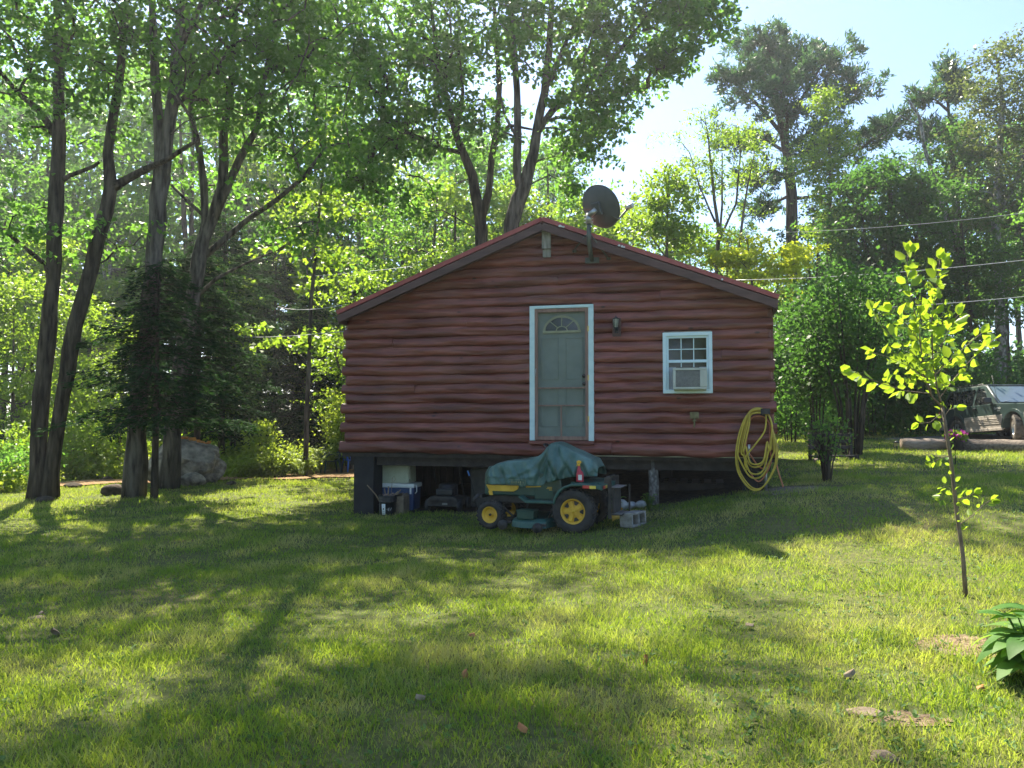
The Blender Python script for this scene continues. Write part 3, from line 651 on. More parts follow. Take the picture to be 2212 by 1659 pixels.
m = MB(); m.tube([(.9, .3, .16), (1.05, .2, .24), (1.15, .1, .3)], .016, 6); m.tube([(.4, .3, .16), (.35, .25, .3), (.3, .2, .4)], .014, 6); m.tube([(.75, .28, .17), (.7, .24, .38)], .012, 6); m.tube([(1.15, .1, .3), (.9, .15, .36), (.7, .24, .36), (.3, .2, .4)], .01, 6); m.build('lift_link', DUST, deck_o)
# rear sleeve hitch
m = MB()
for y in (.34, -.12): m.box((-.46, y, .46), (.05, .012, .52), bev=.003); m.box((-.435, y, .70), (.10, .012, .08), bev=.003)
m.box((-.52, .11, .60), (.16, .46, .012), bev=.003); m.box((-.53, .11, .25), (.18, .46, .014), bev=.003); m.box((-.50, .11, .43), (.03, .44, .33), bev=.003)
m.box((-.63, -.12, .42), (.02, .02, .40)); m.cyl((-.42, .34, .74), (-.42, -.12, .74), .012, n=8)
m.build('rear_hitch', DUST, tr_)
m = MB(); m.box((-.53, .11, .609), (.14, .40, .004)); m.build('hitch_plate', STEEL, tr_); m = MB(); m.box((-.545, .11, .259), (.14, .38, .004)); m.build('hitch_plate', STEEL, tr_)
m = MB(); m.box((1.42, 0, .42), (.05, .5, .06), bev=.01); m.tube([(1.44, .24, .44), (1.50, .27, .38), (1.52, .28, .33)], .03, 8); m.build('front_bumper', DUST, tr_)

# tarp draped over hood and seat (own thing)
TARP = pm('faded_green_vinyl', (.03, .085, .07), (.11, .20, .18), 3.5, .38, .5, detail=8, bscale=9, c3=(.055, .125, .105))  # faded vinyl; the lightest tone also stands in for highlights on folds
tp = thing('vehicle_cover', 'crumpled faded green vinyl cover draped over the garden tractor', 'tarp', tr_.location, TA)
xs = [-.27, -.20, -.08, .10, .20, .30, .35, .42, .47, .53, .62, .80, 1.0, 1.2, 1.32, 1.37]
zt_ = [.86, .98, 1.03, 1.10, 1.15, 1.19, 1.19, 1.17, 1.11, 1.04, .985, .95, .93, .885, .82, .70]
hw_ = [.20, .24, .24, .24, .22, .20, .18, .16, .18, .20, .22, .24, .25, .25, .22, .18]
hem = [.74, .75, .74, .72, .71, .68, .67, .67, .60, .59, .59, .595, .595, .60, .60, .58]
hb_ = [.26, .30, .31, .32, .33, .35, .35, .34, .29, .275, .275, .28, .285, .285, .26, .20]
def tarp(u, v):
    x = -.27 + 1.64 * u; I = lambda q: float(np.interp(x, xs, q))
    zt, hw, he, hb = I(zt_), I(hw_), I(hem), I(hb_)
    s = abs(2 * v - 1); sg = 1 if v > .5 else -1
    if s < .32: y = hw * s / .32; z = zt - .02 * (s / .32) ** 2
    else:
        k = (s - .32) / .68; y = hw + (hb - hw) * (1 - (1 - k) ** 2); z = zt - .02 - (zt - .02 - he) * k ** 1.05
    amp = min(1, max(0, (s - .15) * 1.6))
    f = mnoise.noise(Vector((x * 6 + .6 * z * 4, sg * 3, z * 2))) + .5 * mnoise.noise(Vector((x * 14, sg * 5, z * 5)))
    y += amp * (.06 * f + .075 * (abs(mnoise.noise(Vector((x * 9 - z * 5, sg * 2.2, z * 1.5)))) - .15) + .016 * math.sin(x * 34 + z * 9 + 3 * f) * (1 if x < .5 else .45)); z += .012 * mnoise.noise(Vector((x * 5, y * 6, 3)))
    # hanging swag from the wheel down to the hood
    if .3 < x < 1.1 and s > .3:
        zz = (z - he) / (zt - he + 1e-6); line = 1 - (x - .35) / .75
        y += .022 * math.exp(-((zz - line * .9 - .12) / .10) ** 2) + .018 * math.exp(-((zz - line * .55) / .08) ** 2) * (s > .4)
    if s > .55 and x > .5 : y += .010 * math.exp(-(((z - .705) / .012) ** 2))
    if k_ := (.28 < x < .40 and s > .3): y += .045
    z -= .045 * max(0, mnoise.noise(Vector((x * 7, sg * 9, 0)))) * (s > .95)
    return (x, sg * y, z)
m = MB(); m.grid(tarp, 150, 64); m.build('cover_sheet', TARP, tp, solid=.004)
m = MB(); 
yb = .325
for (a, b, c, d) in ((.72, .99, .603, .608), (.72, .99, .668, .673), (.72, .725, .603, .673), (.985, .99, .603, .673)): m.box(((a + b) / 2, yb, (c + d) / 2), (b - a, .003, d - c))
for i in range(7): m.box((.955 - i * .033, yb, .636), (.020, .003, .022 + .012 * (i % 2)))
m.build('printed_badge', pm('faded_print', (.14, .17, .10), (.24, .26, .15), 20, .6), tp)

# spray bottle on the fender
TM = Matrix.Translation(tr_.location) @ Matrix.Rotation(TA, 4, 'Z')
bp_ = TM @ Vector((-.06, .36, .672))
sb_ = thing('spray_bottle', 'red spray bottle with orange trigger standing on the tractor fender', 'bottle', bp_, R(-20))
RB1 = pm('red_plastic', (.42, .02, .04), (.5, .04, .06), 5, .35)
m = MB()
for (z0, w0, d0), (z1, w1, d1) in zip(((0, .05, .035), (.10, .05, .035), (.135, .036, .028), (.20, .016, .016)), ((.10, .05, .035), (.135, .036, .028), (.20, .016, .016), (.205, .014, .014))):
    pass
prof = [(0, .048, .03), (.006, .052, .034), (.10, .050, .034), (.13, .040, .03), (.155, .026, .022), (.20, .016, .016), (.212, .015, .015)]
n = 20; vs = [(w_ * math.copysign(abs(math.cos(t)) ** .8, math.cos(t)) - (.012 if z_ > .13 else 0), d_ * math.sin(t), z_) for z_, w_, d_ in prof for t in [2 * math.pi * i / n for i in range(n)]]
m.add(vs, [(j * n + i, j * n + (i + 1) % n, (j + 1) * n + (i + 1) % n, (j + 1) * n + i) for j in range(len(prof) - 1) for i in range(n)] + [tuple(range(n)), tuple((len(prof) - 1) * n + i for i in range(n))], True)
m.build('bottle_body', RB1, sb_)
m = MB(); m.cyl((-.012, 0, .21), (-.012, 0, .24), .017, n=12); m.box((-.012, 0, .262), (.06, .022, .035), bev=.008); m.box((-.035, 0, .232), (.008, .012, .05), rot=Matrix.Rotation(.3, 3, 'Y').to_quaternion()); m.cyl((-.012, 0, .27), (-.012, 0, .285), .01, n=8)
m.build('trigger', pm('orange_plastic', (.8, .42, .02), (.85, .5, .05), 5, .4), sb_)
m = MB(); m.box((.012, -.036, .06), (.05, .003, .07), bev=.001); m.build('label_patch', WHITEP, sb_)

# cinder block
p = GP(1366, 1138); cb = thing('cinder_block', 'grey concrete block with two hollow cores lying in the grass', 'concrete block', (p.x - .13, p.y + .15, p.z - .01), R(28))
CON = pm('concrete', (.20, .185, .155), (.36, .34, .30), 12, .95, .6, bscale=70)
m = MB(); Lc, Hc, Dc = .39, .19, .19
x0 = -Lc / 2
for (a, b) in ((-.195, -.165), (-.015, .015), (.165, .195)): m.box(((a + b) / 2 , 0, Dc / 2), (b - a, Hc - .06, Dc))
for s in (-1, 1): m.box((0, s * (Hc / 2 - .015), Dc / 2), (Lc, .03, Dc))
# cores run sideways: lay it down so the holes face right
o = m.build('block', CON, cb, bevel=.006); o.rotation_euler = (R(90), 0, R(90)); o.location = (.095, 0, .095); o.name = 'concrete_shell'
cb.rotation_euler = (0, R(-3), R(-38)); cb.location.z += .0
yy_ = thing('yellow_scoop', 'yellow plastic scoop lying behind the concrete block', 'scoop', (p.x - .12, p.y + .46, p.z), R(20))
m = MB(); m.grid(lambda u, v: ((u - .5) * .17, .05 * math.sin(v * math.pi) + .02, .17 * math.sin(v * math.pi * .5) + .04 * math.cos((u - .5) * 3)), 14, 8); m.build('bowl', TY, yy_, solid=.005)
m = MB(); m.tube([(.05, .06, .12), (.12, .08, .06), (.18, .1, .02)], .013, 8); m.build('handle', TY, yy_)

# ------------------------------------------------------------------ stuff under the cabin
def under(px, yo): x, _ = HP(px, 1050, yo); q = HWp(x, yo, 0); return x, G(q.x, q.y)
def at_h(name, label, cat, px, yo, dz=0, rz=0):
    x, g = under(px, yo); q = HWp(x, yo, 0); return thing(name, label, cat, (q.x, q.y, g + dz), HA + rz)
BLUE = pm('navy_plastic', (.012, .035, .10), (.025, .06, .16), 5, .5, .05)
CREAM = pm('yellowed_white_plastic', (.33, .35, .24), (.43, .45, .32), 4, .55, .05)
gz = under(860, .55)[1]
bc = at_h('blue_cooler', 'large blue cooler with white lid under the cabin, carrying a white one', 'cooler', 862, .60)
m = MB(); m.box((0, 0, .20), (.66, .36, .40), bev=.03, taper=1.04); 
for i in range(6): m.box((.17, -.184, .10 + i * .022), (.20, .012, .009), bev=.003)
m.box((-.02, -.184, .26), (.5, .01, .012)); m.build('tub', BLUE, bc)
m = MB(); m.box((0, 0, .435), (.71, .39, .075), bev=.02); m.box((-.05, -.19, .44), (.12, .02, .03), bev=.004); m.build('lid', WHITEP, bc)
m = MB(); m.tube([(.345, -.12, .30), (.375, -.12, .33), (.375, -.12, .42), (.345, -.12, .45)], .010, 6); m.box((.29, -.19, .36), (.03, .02, .13), bev=.004); m.build('handle', WHITEP, bc)
wcx = under(853, .6)[0]
wcl = at_h('white_cooler', 'yellowed white cooler stacked on the blue cooler under the cabin', 'cooler', 853, .60, .475, R(1))
wcl.rotation_euler = (0, R(-2), HA)
m = MB(); m.box((0, 0, .19), (.66, .36, .38), bev=.015); m.box((0, -.178, .155), (.63, .01, .006)); m.box((.0, -.178, .30), (.64, .012, .008)); m.build('tub', CREAM, wcl)
m = MB(); m.box((0, 0, .415), (.67, .37, .06), bev=.015); m.build('lid', CREAM, wcl)
m = MB(); m.box((.345, -.1, .34), (.05, .06, .14), bev=.01); m.box((.345, -.16, .24), (.03, .02, .34), bev=.005); m.build('end_trim', pm('dull_tan', (.2, .19, .13), (.28, .27, .19), 6, .6), wcl)
bk = at_h('black_bucket', 'black bucket of sticks and tools with white labels beside the pillar', 'bucket', 838, -.02)
m = MB(); m.lathe([(0, .0), (.125, 0), (.128, .01), (.142, .22), (.150, .225), (.150, .24), (.145, .25), (.153, .27), (.153, .285), (.148, .30), (.155, .32), (.155, .335), (.148, .335), (.122, .03), (0, .03)], 28); m.build('pail', BLACK, bk)
BLB = pm('label_black', (.03, .03, .03), (.05, .05, .05), 9, .6)
def curved(mb, a0, a1, z0, z1, r0, r1):
    mb.grid(lambda u, v: ((r0 + (r1 - r0) * v) * math.cos(a0 + (a1 - a0) * u), (r0 + (r1 - r0) * v) * math.sin(a0 + (a1 - a0) * u), z0 + (z1 - z0) * v), 8, 3)
m = MB(); curved(m, R(-112), R(-84), .02, .20, .1305, .1425); curved(m, R(-166), R(-150), .02, .20, .1305, .1425); m.build('printed_label', WHITEP, bk, solid=.001)
m = MB(); curved(m, R(-102), R(-94), .10, .135, .1375, .1395); curved(m, R(-106), R(-90), .075, .082, .1355, .136); curved(m, R(-100), R(-96), .045, .055, .1335, .1345); curved(m, R(-103), R(-93), .165, .17, .1415, .142)
m.build('printed_mark', BLB, bk)
m = MB()
for q in ((-66, -62, .09, .13), (-60, -57, .08, .14), (-50, -46, .09, .12), (-44, -40, .11, .14), (-74, -71, .10, .12)): curved(m, R(q[0]), R(q[1]), q[2], q[3], .137, .139)
m.build('printed_symbol', pm('grey_print', (.3, .3, .3), (.4, .4, .4), 9, .6), bk)
STK = pm('old_stick', (.16, .11, .06), (.30, .22, .13), 9, .8, .3, stretch=(3, 3, 1))
rg = random.Random(3); 
for i, (a, tx, tz) in enumerate((((-.05), -.34, .50), (.04, .10, .62), (0, .02, .48), (.05, .18, .40), (-.03, -.08, .44), (.08, .2, .42))):
    m = MB(); m.tube([(a * .3, .02 * i - .05, .05), ((a + tx) * .5, .02 * i - .05, .34), (tx, .03 * i - .08, tz)], [.012, .011, .009] if i != 1 else [.004] * 3, 7)
    if i == 1: m.tube([(.10, -.05, .62), (.13, -.05, .66), (.16, -.05, .60), (.12, -.05, .56)], .003, 5)
    m.build('stick', STK, bk)
m = MB(); 
for i in range(26): a = rg.uniform(0, 6.3); r = rg.uniform(0, .11); m.box((r * math.cos(a), r * math.sin(a), .325 + rg.uniform(-.02, .03)), (rg.uniform(.02, .06), .02, .02), rot=Matrix.Rotation(rg.uniform(0, 3), 3, 'Z').to_quaternion(), bev=.004)
m.build('contents', pm('faded_bits', (.14, .10, .08), (.33, .24, .2), 30, .8), bk)
cbx = at_h('cardboard_box', 'weathered cardboard box between the bucket and the blue cooler', 'box', 868, .16)
m = MB(); m.box((0, 0, .15), (.17, .26, .30), bev=.004); m.prism([(-.085, .30), (-.02, .34), (-.015, .335), (-.08, .29)], -.13, .13); m.prism([(.085, .30), (.05, .34), (.045, .335), (.08, .29)], -.13, .13)
m.build('carton', pm('dusty_cardboard', (.13, .095, .06), (.22, .165, .11), 8, .85, .2), cbx)
# push mower
pmw = at_h('push_mower', 'dark push mower parked in the shade under the cabin, handle upright', 'lawn mower', 968, .50)
m = MB(); m.box((0, 0, .17), (.52, .62, .13), bev=.05); m.prism([(-.27, .1), (-.27, .2), (-.2, .26), (.2, .26), (.27, .2), (.27, .1)], -.31, .1); m.build('deck', DUST, pmw)
m = MB(); m.lathe([(0, .46), (.13, .455), (.16, .43), (.17, .26), (.19, .25)], 20); m.box((0, -.05, .32), (.3, .34, .12), bev=.03); m.build('engine', BLACK, pmw)
m = MB(); m.tube([(-.22, .2, .22), (-.23, .0, .55), (-.22, -.12, .83), (-.18, -.14, .87), (.18, -.14, .87), (.22, -.12, .83), (.23, .0, .55), (.22, .2, .22)], .013, 8); m.build('handlebar', BLACK, pmw)
m = MB(); m.tube([(-.20, -.16, .84), (-.16, -.19, .86), (.2, -.19, .855), (.26, -.16, .80)], .006, 6); m.tube([(-.15, -.13, .95), (.2, -.13, .95)], .004, 6); m.build('control_bar', STEEL, pmw)
m = MB(); m.box((.05, -.32, .14), (.09, .006, .03), bev=.001); m.build('badge', pm('grey_badge', (.16, .15, .14), (.2, .2, .19), 9, .5), pmw)
for (x, y) in ((-.28, -.22), (.28, -.22), (-.28, .24), (.28, .24)):
    m = MB(); m.lathe([(0, -.03), (.09, -.03), (.105, -.02), (.105, .02), (.09, .03), (0, .03)], 18, M=Matrix.Translation((x, y, .105)), axis='x'); m.build('wheel', TIRE, pmw)
bt = at_h('plastic_strip', 'bright blue plastic strip leaning in the dark beside the mower', 'strip', 1012, .40)
m = MB(); m.box((0, 0, .64), (.024, .01, .09), rot=Matrix.Rotation(-.35, 3, 'Y').to_quaternion(), bev=.003); m.build('tip', pm('bright_blue', (.08, .25, .75), (.1, .3, .8), 9, .4), bt)
m = MB(); m.tube([(.02, .01, .60), (.08, .06, .3), (.12, .1, 0)], .008, 6); m.build('rod', BLACK, bt)
bn = at_h('storage_tote', 'tall grey tote standing in the dark behind the mower', 'tote', 1048, 1.1)
m = MB(); m.box((0, 0, .34), (.42, .36, .68), bev=.03, taper=1.06); m.build('bin', pm('dim_grey', (.06, .06, .055), (.09, .09, .08), 8, .7), bn)
m = MB(); m.box((0, 0, .70), (.47, .41, .05), bev=.015); m.build('lid', DUST, bn)
crt = at_h('wooden_pallet', 'dark wooden pallet lying under the right half of the cabin', 'pallet', 1490, 1.6)
m = MB()
for i in range(6): m.box((-.5 + i * .2, 0, .13), (.12, .9, .02))
m.build('deck_board', DARKW, crt); m = MB()
for i in range(3): m.box((0, -.4 + .4 * i, .06), (1.12, .06, .12))
m.build('runner', DARKW, crt)

# ------------------------------------------------------------------ stones
def rock(name, label, cat, loc, size, seed, mat_, rz=0, flat=.7, group=None, sub=5, amp=.22):
    bm = bmesh.new(); bmesh.ops.create_icosphere(bm, subdivisions=sub, radius=1)
    for v in bm.verts:
        q = v.co.copy(); d = 1 + amp * mnoise.noise(q * 1.1 + Vector((seed * 3.3,) * 3)) + amp * .35 * mnoise.noise(q * 3 + Vector((seed,) * 3)) + amp * .12 * mnoise.noise(q * 9)
        # facet: clip by a few planes
        for j in range(5):
            nn = Vector((math.sin(seed + j * 2.1), math.cos(seed * 1.7 + j * 1.3), math.sin(seed * .7 + j))).normalized()
            t = q.dot(nn); 
            if t * d > .80: d = .80 / t
        v.co = Vector((q.x * d * size[0], q.y * d * size[1], q.z * d * size[2]))
    me = bpy.data.meshes.new(name); bm.to_mesh(me); bm.free(); me.polygons.foreach_set('use_smooth', [True] * len(me.polygons)); me.materials.append(mat_)
    o = bpy.data.objects.new(name, me); C.objects.link(o); o.location = loc; o.rotation_euler = (0, 0, rz); return tag(o, label, cat, group)
GRAN = pm('granite', (.15, .12, .09), (.44, .36, .27), 5, .9, .7, c3=(.28, .235, .18), bscale=20, bdist=.05, detail=9)
GRAN2 = pm('pale_stone', (.30, .29, .27), (.5, .49, .46), 9, .9, .5, bscale=50)
bp0 = W(405, 1010, 19.5)
gb = G(bp0.x, 19.5)
BO = rock('boulder', 'huge grey granite boulder behind the left tree trunks', 'boulder', (W(402, 990, 19.5).x, 19.6, gb + .52), (.98, .72, .64), 7.1, GRAN, .1, sub=6, amp=.34)
q = W(418, 1028, 18.6); rock('boulder_stone', 'small rounded stone tucked in front of the huge boulder', 'stone', (q.x, 18.55, G(q.x, 18.55) + .12), (.30, .22, .22), 5, GRAN, .4, sub=4)
leafd = pm('orange_leaf', (.5, .17, .03), (.7, .3, .06), 20, .8)
for (px, py, d, s, lab) in ((395, 945, 19.4, 1, 'cluster of small orange leaves lying on the boulder top'),):
    m = MB(); rg = random.Random(8)
    for i in range(30):
        a = rg.uniform(-.45, .55); c_ = Vector((bp0.x + a, 19.45 + rg.uniform(-.2, .2), gb + 1.12 - .22 * a * a - .12 * a + rg.uniform(-.01, .03)))
        m.box(c_, (.09, .06, .012), rot=Matrix.Rotation(rg.uniform(0, 3), 3, 'X').to_quaternion())
    o = m.build('fallen_leaves', leafd); tag(o, lab, 'leaves'); o['kind'] = 'stuff'
rg = random.Random(12)
labs = ['mossy stone among the stumps left of the dark trunks', 'flat stone at the foot of the bright bushes', 'brown stone half hidden in bright ferns', 'grey stone near the leaning tree base', 'dark low stone in front of the big trunk']
for i, (px, py, s) in enumerate(((545, 1000, .30), (515, 1003, .24), (575, 1008, .2), (600, 998, .26), (498, 1008, .18), (640, 1000, .22), (695, 985, .42), (665, 990, .3))):
    p = GP(px, py + 6); lab = ['lone', 'pale', 'flat', 'brown', 'low', 'mid grey', 'tall mossy', 'broken'][i] + ' stone ' + ['below the yellow flowering weed', 'at the near end of the rock row', 'third along the rock row by the litter path', 'beside the fern clump', 'nearest the huge boulder in the rock row', 'under the bright bushes by the path', 'beside the thin trunk near the green chair', 'leaning on the mossy stone by the thin trunk'][i]
    rock('stone', lab, 'stone', (p.x, p.y, p.z + s * .3), (s, s * .8, s * .55), i + 3, GRAN, i, group='stones along the wood edge', sub=3)
DIRT = pm('stump_soil', (.035, .025, .018), (.09, .065, .045), 14, .95, .8)
for i, (px, py, s, lab) in enumerate(((436 / 1.3563 * 1 - 5, 1030, .20, ''),)): pass
for i, (px, py, s, lab) in enumerate(((158, 1054, .16, 'low dark stone beside the leaning twin trunks'), (250, 1068, .26, 'dark rotten stump in front of the big trunk'), (205, 1030, .18, 'brown stone in the sun left of the big trunk'), (97, 1085, .14, 'small dark clump below the twin trunks'), (230, 1038, .15, 'small brown stone by the sunlit litter'), (500, 1048, .13, 'small dark stone on the shaded lawn'))):
    p = GP(px, py); rock('rotten_stump' if 'stump' in lab else 'stone', lab, 'stump' if 'stump' in lab else 'stone', (p.x, p.y, p.z + s * .25), (s * 1.3, s, s * .6), i + 20, DIRT, i, sub=3)
p = GP(1344, 1060); rock('white_stone', 'round white stone under the cabin beside the ferns', 'stone', (W(1342, 1050, 11.9).x, 11.9, G(W(1342, 1050, 11.9).x, 11.9) + .07), (.12, .10, .10), 31, GRAN2, 0, sub=4, amp=.1)
for i, (px, dd, s, lab) in enumerate(((1362, 11.95, (.10, .07, .06), 'middle pale stone in the row under the cabin'), (1384, 11.9, (.16, .08, .06), 'long flat pale stone right of the white one'), (1322, 12, (.06, .06, .05), 'smallest pale stone left of the white one'))):
    x = W(px, 1050, dd).x; rock('white_stone', lab, 'stone', (x, dd, G(x, dd) + .05), s, 33 + i, GRAN2, i, sub=3, amp=.12)
# flat stones in the foreground grass
SAND = pm('sandy_rock', (.15, .11, .07), (.28, .21, .15), 9, .95, .6)
for i, (px, py, s, lab) in enumerate(((1868, 1545, (.10, .07, .022), 'flat tan stone bare in the foreground grass'), (2035, 1412, (.07, .06, .02), 'small sandy flat rock beside the broad leaved plant'), (1912, 1645, (.07, .05, .03), 'small pinkish stone at the front edge of the lawn'), (80, 1340, (.09, .05, .03), 'pale stick-like stone in the dark grass'), (1895, 1640, (.04, .03, .02), 'tiny pinkish chip beside the small front stone'))):
    p = GP(px, py); rock('flat_stone', lab, 'stone', (p.x, p.y, p.z + .004), s, 50 + i, SAND, i, sub=3)

# ------------------------------------------------------------------ garden hoses on the corner
hkx, hkz = HP(1652, 893, -.14)
hk = thing('hose_hanger', 'dark metal hose bracket on the right corner of the logs', 'hose hanger', HWp(hkx, -.10, hkz), HA)
m = MB(); m.box((0, 0, 0), (.12, .03, .14), bev=.006); m.grid(lambda u, v: ((u - .5) * .16, -.03 - .14 * v, .03 - .035 * (2 * u - 1) ** 2), 8, 4); m.box((0, -.17, .03), (.13, .012, .08), bev=.01); m.build('bracket', DUST, hk)
def hosepts(path, y0=-.2, n=10):
    """smooth a pixel path (px,py,offset) on the wall plane into a curve"""
    P = [HWp(*(lambda xz, o: (xz[0], o, xz[1]))(HP(a, b, o), o)) for a, b, o in path]
    out = []
    for i in range(len(P) - 1):
        p0, p1, p2, p3 = P[max(i - 1, 0)], P[i], P[i + 1], P[min(i + 2, len(P) - 1)]
        for k in range(n):
            t = k / n; out.append(.5 * ((2 * p1) + (-p0 + p2) * t + (2 * p0 - 5 * p1 + 4 * p2 - p3) * t * t + (-p0 + 3 * p1 - 3 * p2 + p3) * t ** 3))
    return out + [P[-1]]
YH = pm('yellow_hose', (.42, .30, .025), (.62, .46, .05), 7, .45, .1); OH = pm('salmon_hose', (.45, .14, .06), (.60, .22, .11), 7, .5, .1)
m = MB()
# (left x, right x, bottom y, offset)
lp = []
for i, (xl, xr, yb, o, tl) in enumerate(((1590, 1676, 1056, -.20, 882), (1594, 1672, 1030, -.22, 885), (1598, 1667, 1006, -.18, 888), (1602, 1664, 1021, -.24, 884), (1593, 1679, 1053, -.165, 881), (1606, 1661, 1000, -.26, 890))):
    lp += [(1645, tl + 2, o), (1622, tl + 6, o), (xl + 12, 920, o), (xl, 975, o), (xl + 5, yb - 35, o), ((xl + xr) / 2 - 12, yb, o), ((xl + xr) / 2 + 14, yb - 3, o), (xr - 4, yb - 45, o), (xr, 970, o), (1668, 925, o), (1662, 900, o)]
m.tube(hosepts(lp), .0125, 8)
m.tube(hosepts([(1655, 895, -.23), (1652, 930, -.25), (1630, 962, -.27), (1614, 982, -.27), (1609, 1000, -.25), (1614, 1015, -.22)]), .0125, 8)
yh = m.build('hose_coil', YH); yh.name = 'yellow_hose'; tag(yh, 'yellow garden hose hanging in long loops from the right corner bracket', 'hose')
m = MB(); lp = []
for (xl, xr, yb, o) in ((1612, 1684, 1012, -.15), (1607, 1673, 1040, -.14)):
    lp += [(1648, 900, o), (1625, 902, o), (xl + 3, 925, o), (xl, 970, o), (xl + 8, yb - 30, o), ((xl + xr) / 2, yb, o), (xr - 8, yb - 40, o), (xr - 10, 970, o), (1664, 920, o)]
lp += [(1672, 950, -.16), (1678, 1005, -.16), (1692, 1052, -.16)]
m.tube(hosepts(lp), .011, 8); oh = m.build('salmon_hose', OH); tag(oh, 'salmon orange hose looped behind the yellow hose, end trailing down', 'hose')
m = MB(); a = hosepts([(1618, 960, -.25), (1618, 985, -.25)]); m.cyl(a[0], a[0] * .35 + a[-1] * .65, .02, n=10); m.cyl(a[0] * .4 + a[-1] * .6, a[-1], .011, n=8); nz_ = m.build('hose_nozzle', STEEL); tag(nz_, 'metal hose coupling hanging inside the yellow hose loops', 'hose coupling')
m = MB(); a = hosepts([(1616, 985, -.15), (1616, 1000, -.15), (1622, 1015, -.12)]); m.tube(a, .016, 8); o_ = m.build('black_hose', BLACK); tag(o_, 'short black hose end behind the yellow loops', 'hose')
st = MB(); q = HWp(HP(1654, 1010, .1)[0], .1, 0); st.cyl((q.x, q.y, G(q.x, q.y) - .05), (q.x, q.y, 1.0), .02); o_ = st.build('standpipe', STEEL); tag(o_, 'thin grey pipe standing behind the hose loops', 'pipe')

# ------------------------------------------------------------------ plastic chairs
def chair(label, mat_, px, py, rz):
    p = GP(px, py, 10, 60); t = thing('plastic_chair', label, 'chair', p, rz, 'plastic garden chairs'); s = .5
    m = MB(); m.grid(lambda u, v: ((u - .5) * .46, (v - .5) * .46, .42 + .02 * (2 * v - 1) ** 2 - .015 * math.sin(u * math.pi)), 8, 8); m.build('seat', mat_, t, solid=.02)
    m = MB()
    for i in range(6): x = -.2 + i * .08; m.tube([(x, .21, .42), (x * 1.05, .27, .62), (x * 1.05, .33, .82)], .014, 6)
    m.tube([(-.23, .31, .78), (-.15, .34, .86), (0, .35, .88), (.15, .34, .86), (.23, .31, .78)], .026, 8); m.tube([(-.23, .21, .42), (-.245, .26, .62), (-.23, .31, .79)], .02, 6); m.tube([(.23, .21, .42), (.245, .26, .62), (.23, .31, .79)], .02, 6)
    m.build('backrest', mat_, t)
    for sx in (-1, 1):
        m = MB(); m.tube([(sx * .24, .29, .72), (sx * .27, .16, .70), (sx * .28, -.12, .64), (sx * .26, -.21, .58), (sx * .25, -.22, .42)], [.022, .026, .028, .024, .024], 8); m.build('armrest', mat_, t)
        for y, yy in ((-.22, -.26), (.22, .29)):
            m = MB(); m.tube([(sx * .22, y, .43), (sx * .26, yy, 0)], [.032, .022], 8); m.build('leg', mat_, t)
chair('dark green plastic armchair on the grass left of the cabin', pm('green_resin', (.012, .045, .05), (.02, .065, .07), 6, .4), 714, 1024, R(-62))
chair('blue plastic armchair half hidden behind the cabin corner', pm('blue_resin', (.03, .12, .55), (.06, .2, .7), 6, .4), 760, 1021, R(35))

# ------------------------------------------------------------------ suv
sg_ = Vector((14.25, 24.4)); 
rearp = W(2074, 940, 24.6); frontp = W(2190, 940, 22.1)
hd_ = Vector((frontp.x - rearp.x, frontp.y - rearp.y)); ang = math.atan2(hd_.y, hd_.x); wb = 2.69
print('SUV wheelbase', hd_.length)
gr, gf = .86, .93
pitch = math.atan2((.93 + .13) - .84, wb)
car = thing('parked_suv', 'dark green older suv with tan lower cladding parked beyond the log border', 'suv', (rearp.x, rearp.y, .80), 0)
car.rotation_euler = (0, -R(3.0), ang)
CG = pm('dark_green_paint', (.032, .058, .055), (.05, .078, .075), 2, .34, .02, coat=.6); CT = pm('tan_cladding', (.34, .30, .26), (.44, .39, .34), 5, .6, .1)
CSIL = pm('dusty_roof_paint', (.14, .15, .15), (.24, .25, .24), 4, .4, .05, coat=.3); WG = glassm('tinted_window', (.015, .018, .02)); WS = glassm('windscreen', (.12, .16, .20), .08)
# local: +x forward, y: +left; visible side is -y (right). rear axle at x=0, y=-.75
# place so that visible wheels lie on the line: shift centre by +.78 in y
CY = .78; hwid = .88
def cp(mb, poly, y0, y1, **k): mb.prism(poly, y0 + CY, y1 + CY, **k)
def wa(cx, r=.45, n=9): return [(cx + r * math.cos(math.pi * i / n), .36 + r * math.sin(math.pi * i / n)) for i in range(n + 1)]
low = [(-.85, .52), (-.88, .98), (-.82, 1.06), (3.02, 1.06), (3.42, .98), (3.45, .55)] 
side = [(-.80, .55), (-.88, .62), (-.88, 1.0), (-.80, 1.08), (2.02, 1.10), (3.25, 1.02), (3.46, .92), (3.48, .60)] + wa(2.69) + [(2.2, .5), (.48, .5)] + wa(0)
m = MB(); cp(m, side, -hwid, -hwid + .30); cp(m, side, hwid - .30, hwid)
core = [(-.80, .50), (-.88, .62), (-.88, 1.0), (-.80, 1.08), (2.02, 1.10), (3.25, 1.03), (3.46, .93), (3.48, .55)]
cp(m, core, -hwid + .29, hwid - .29); m.build('body', CG, car, bevel=.03)
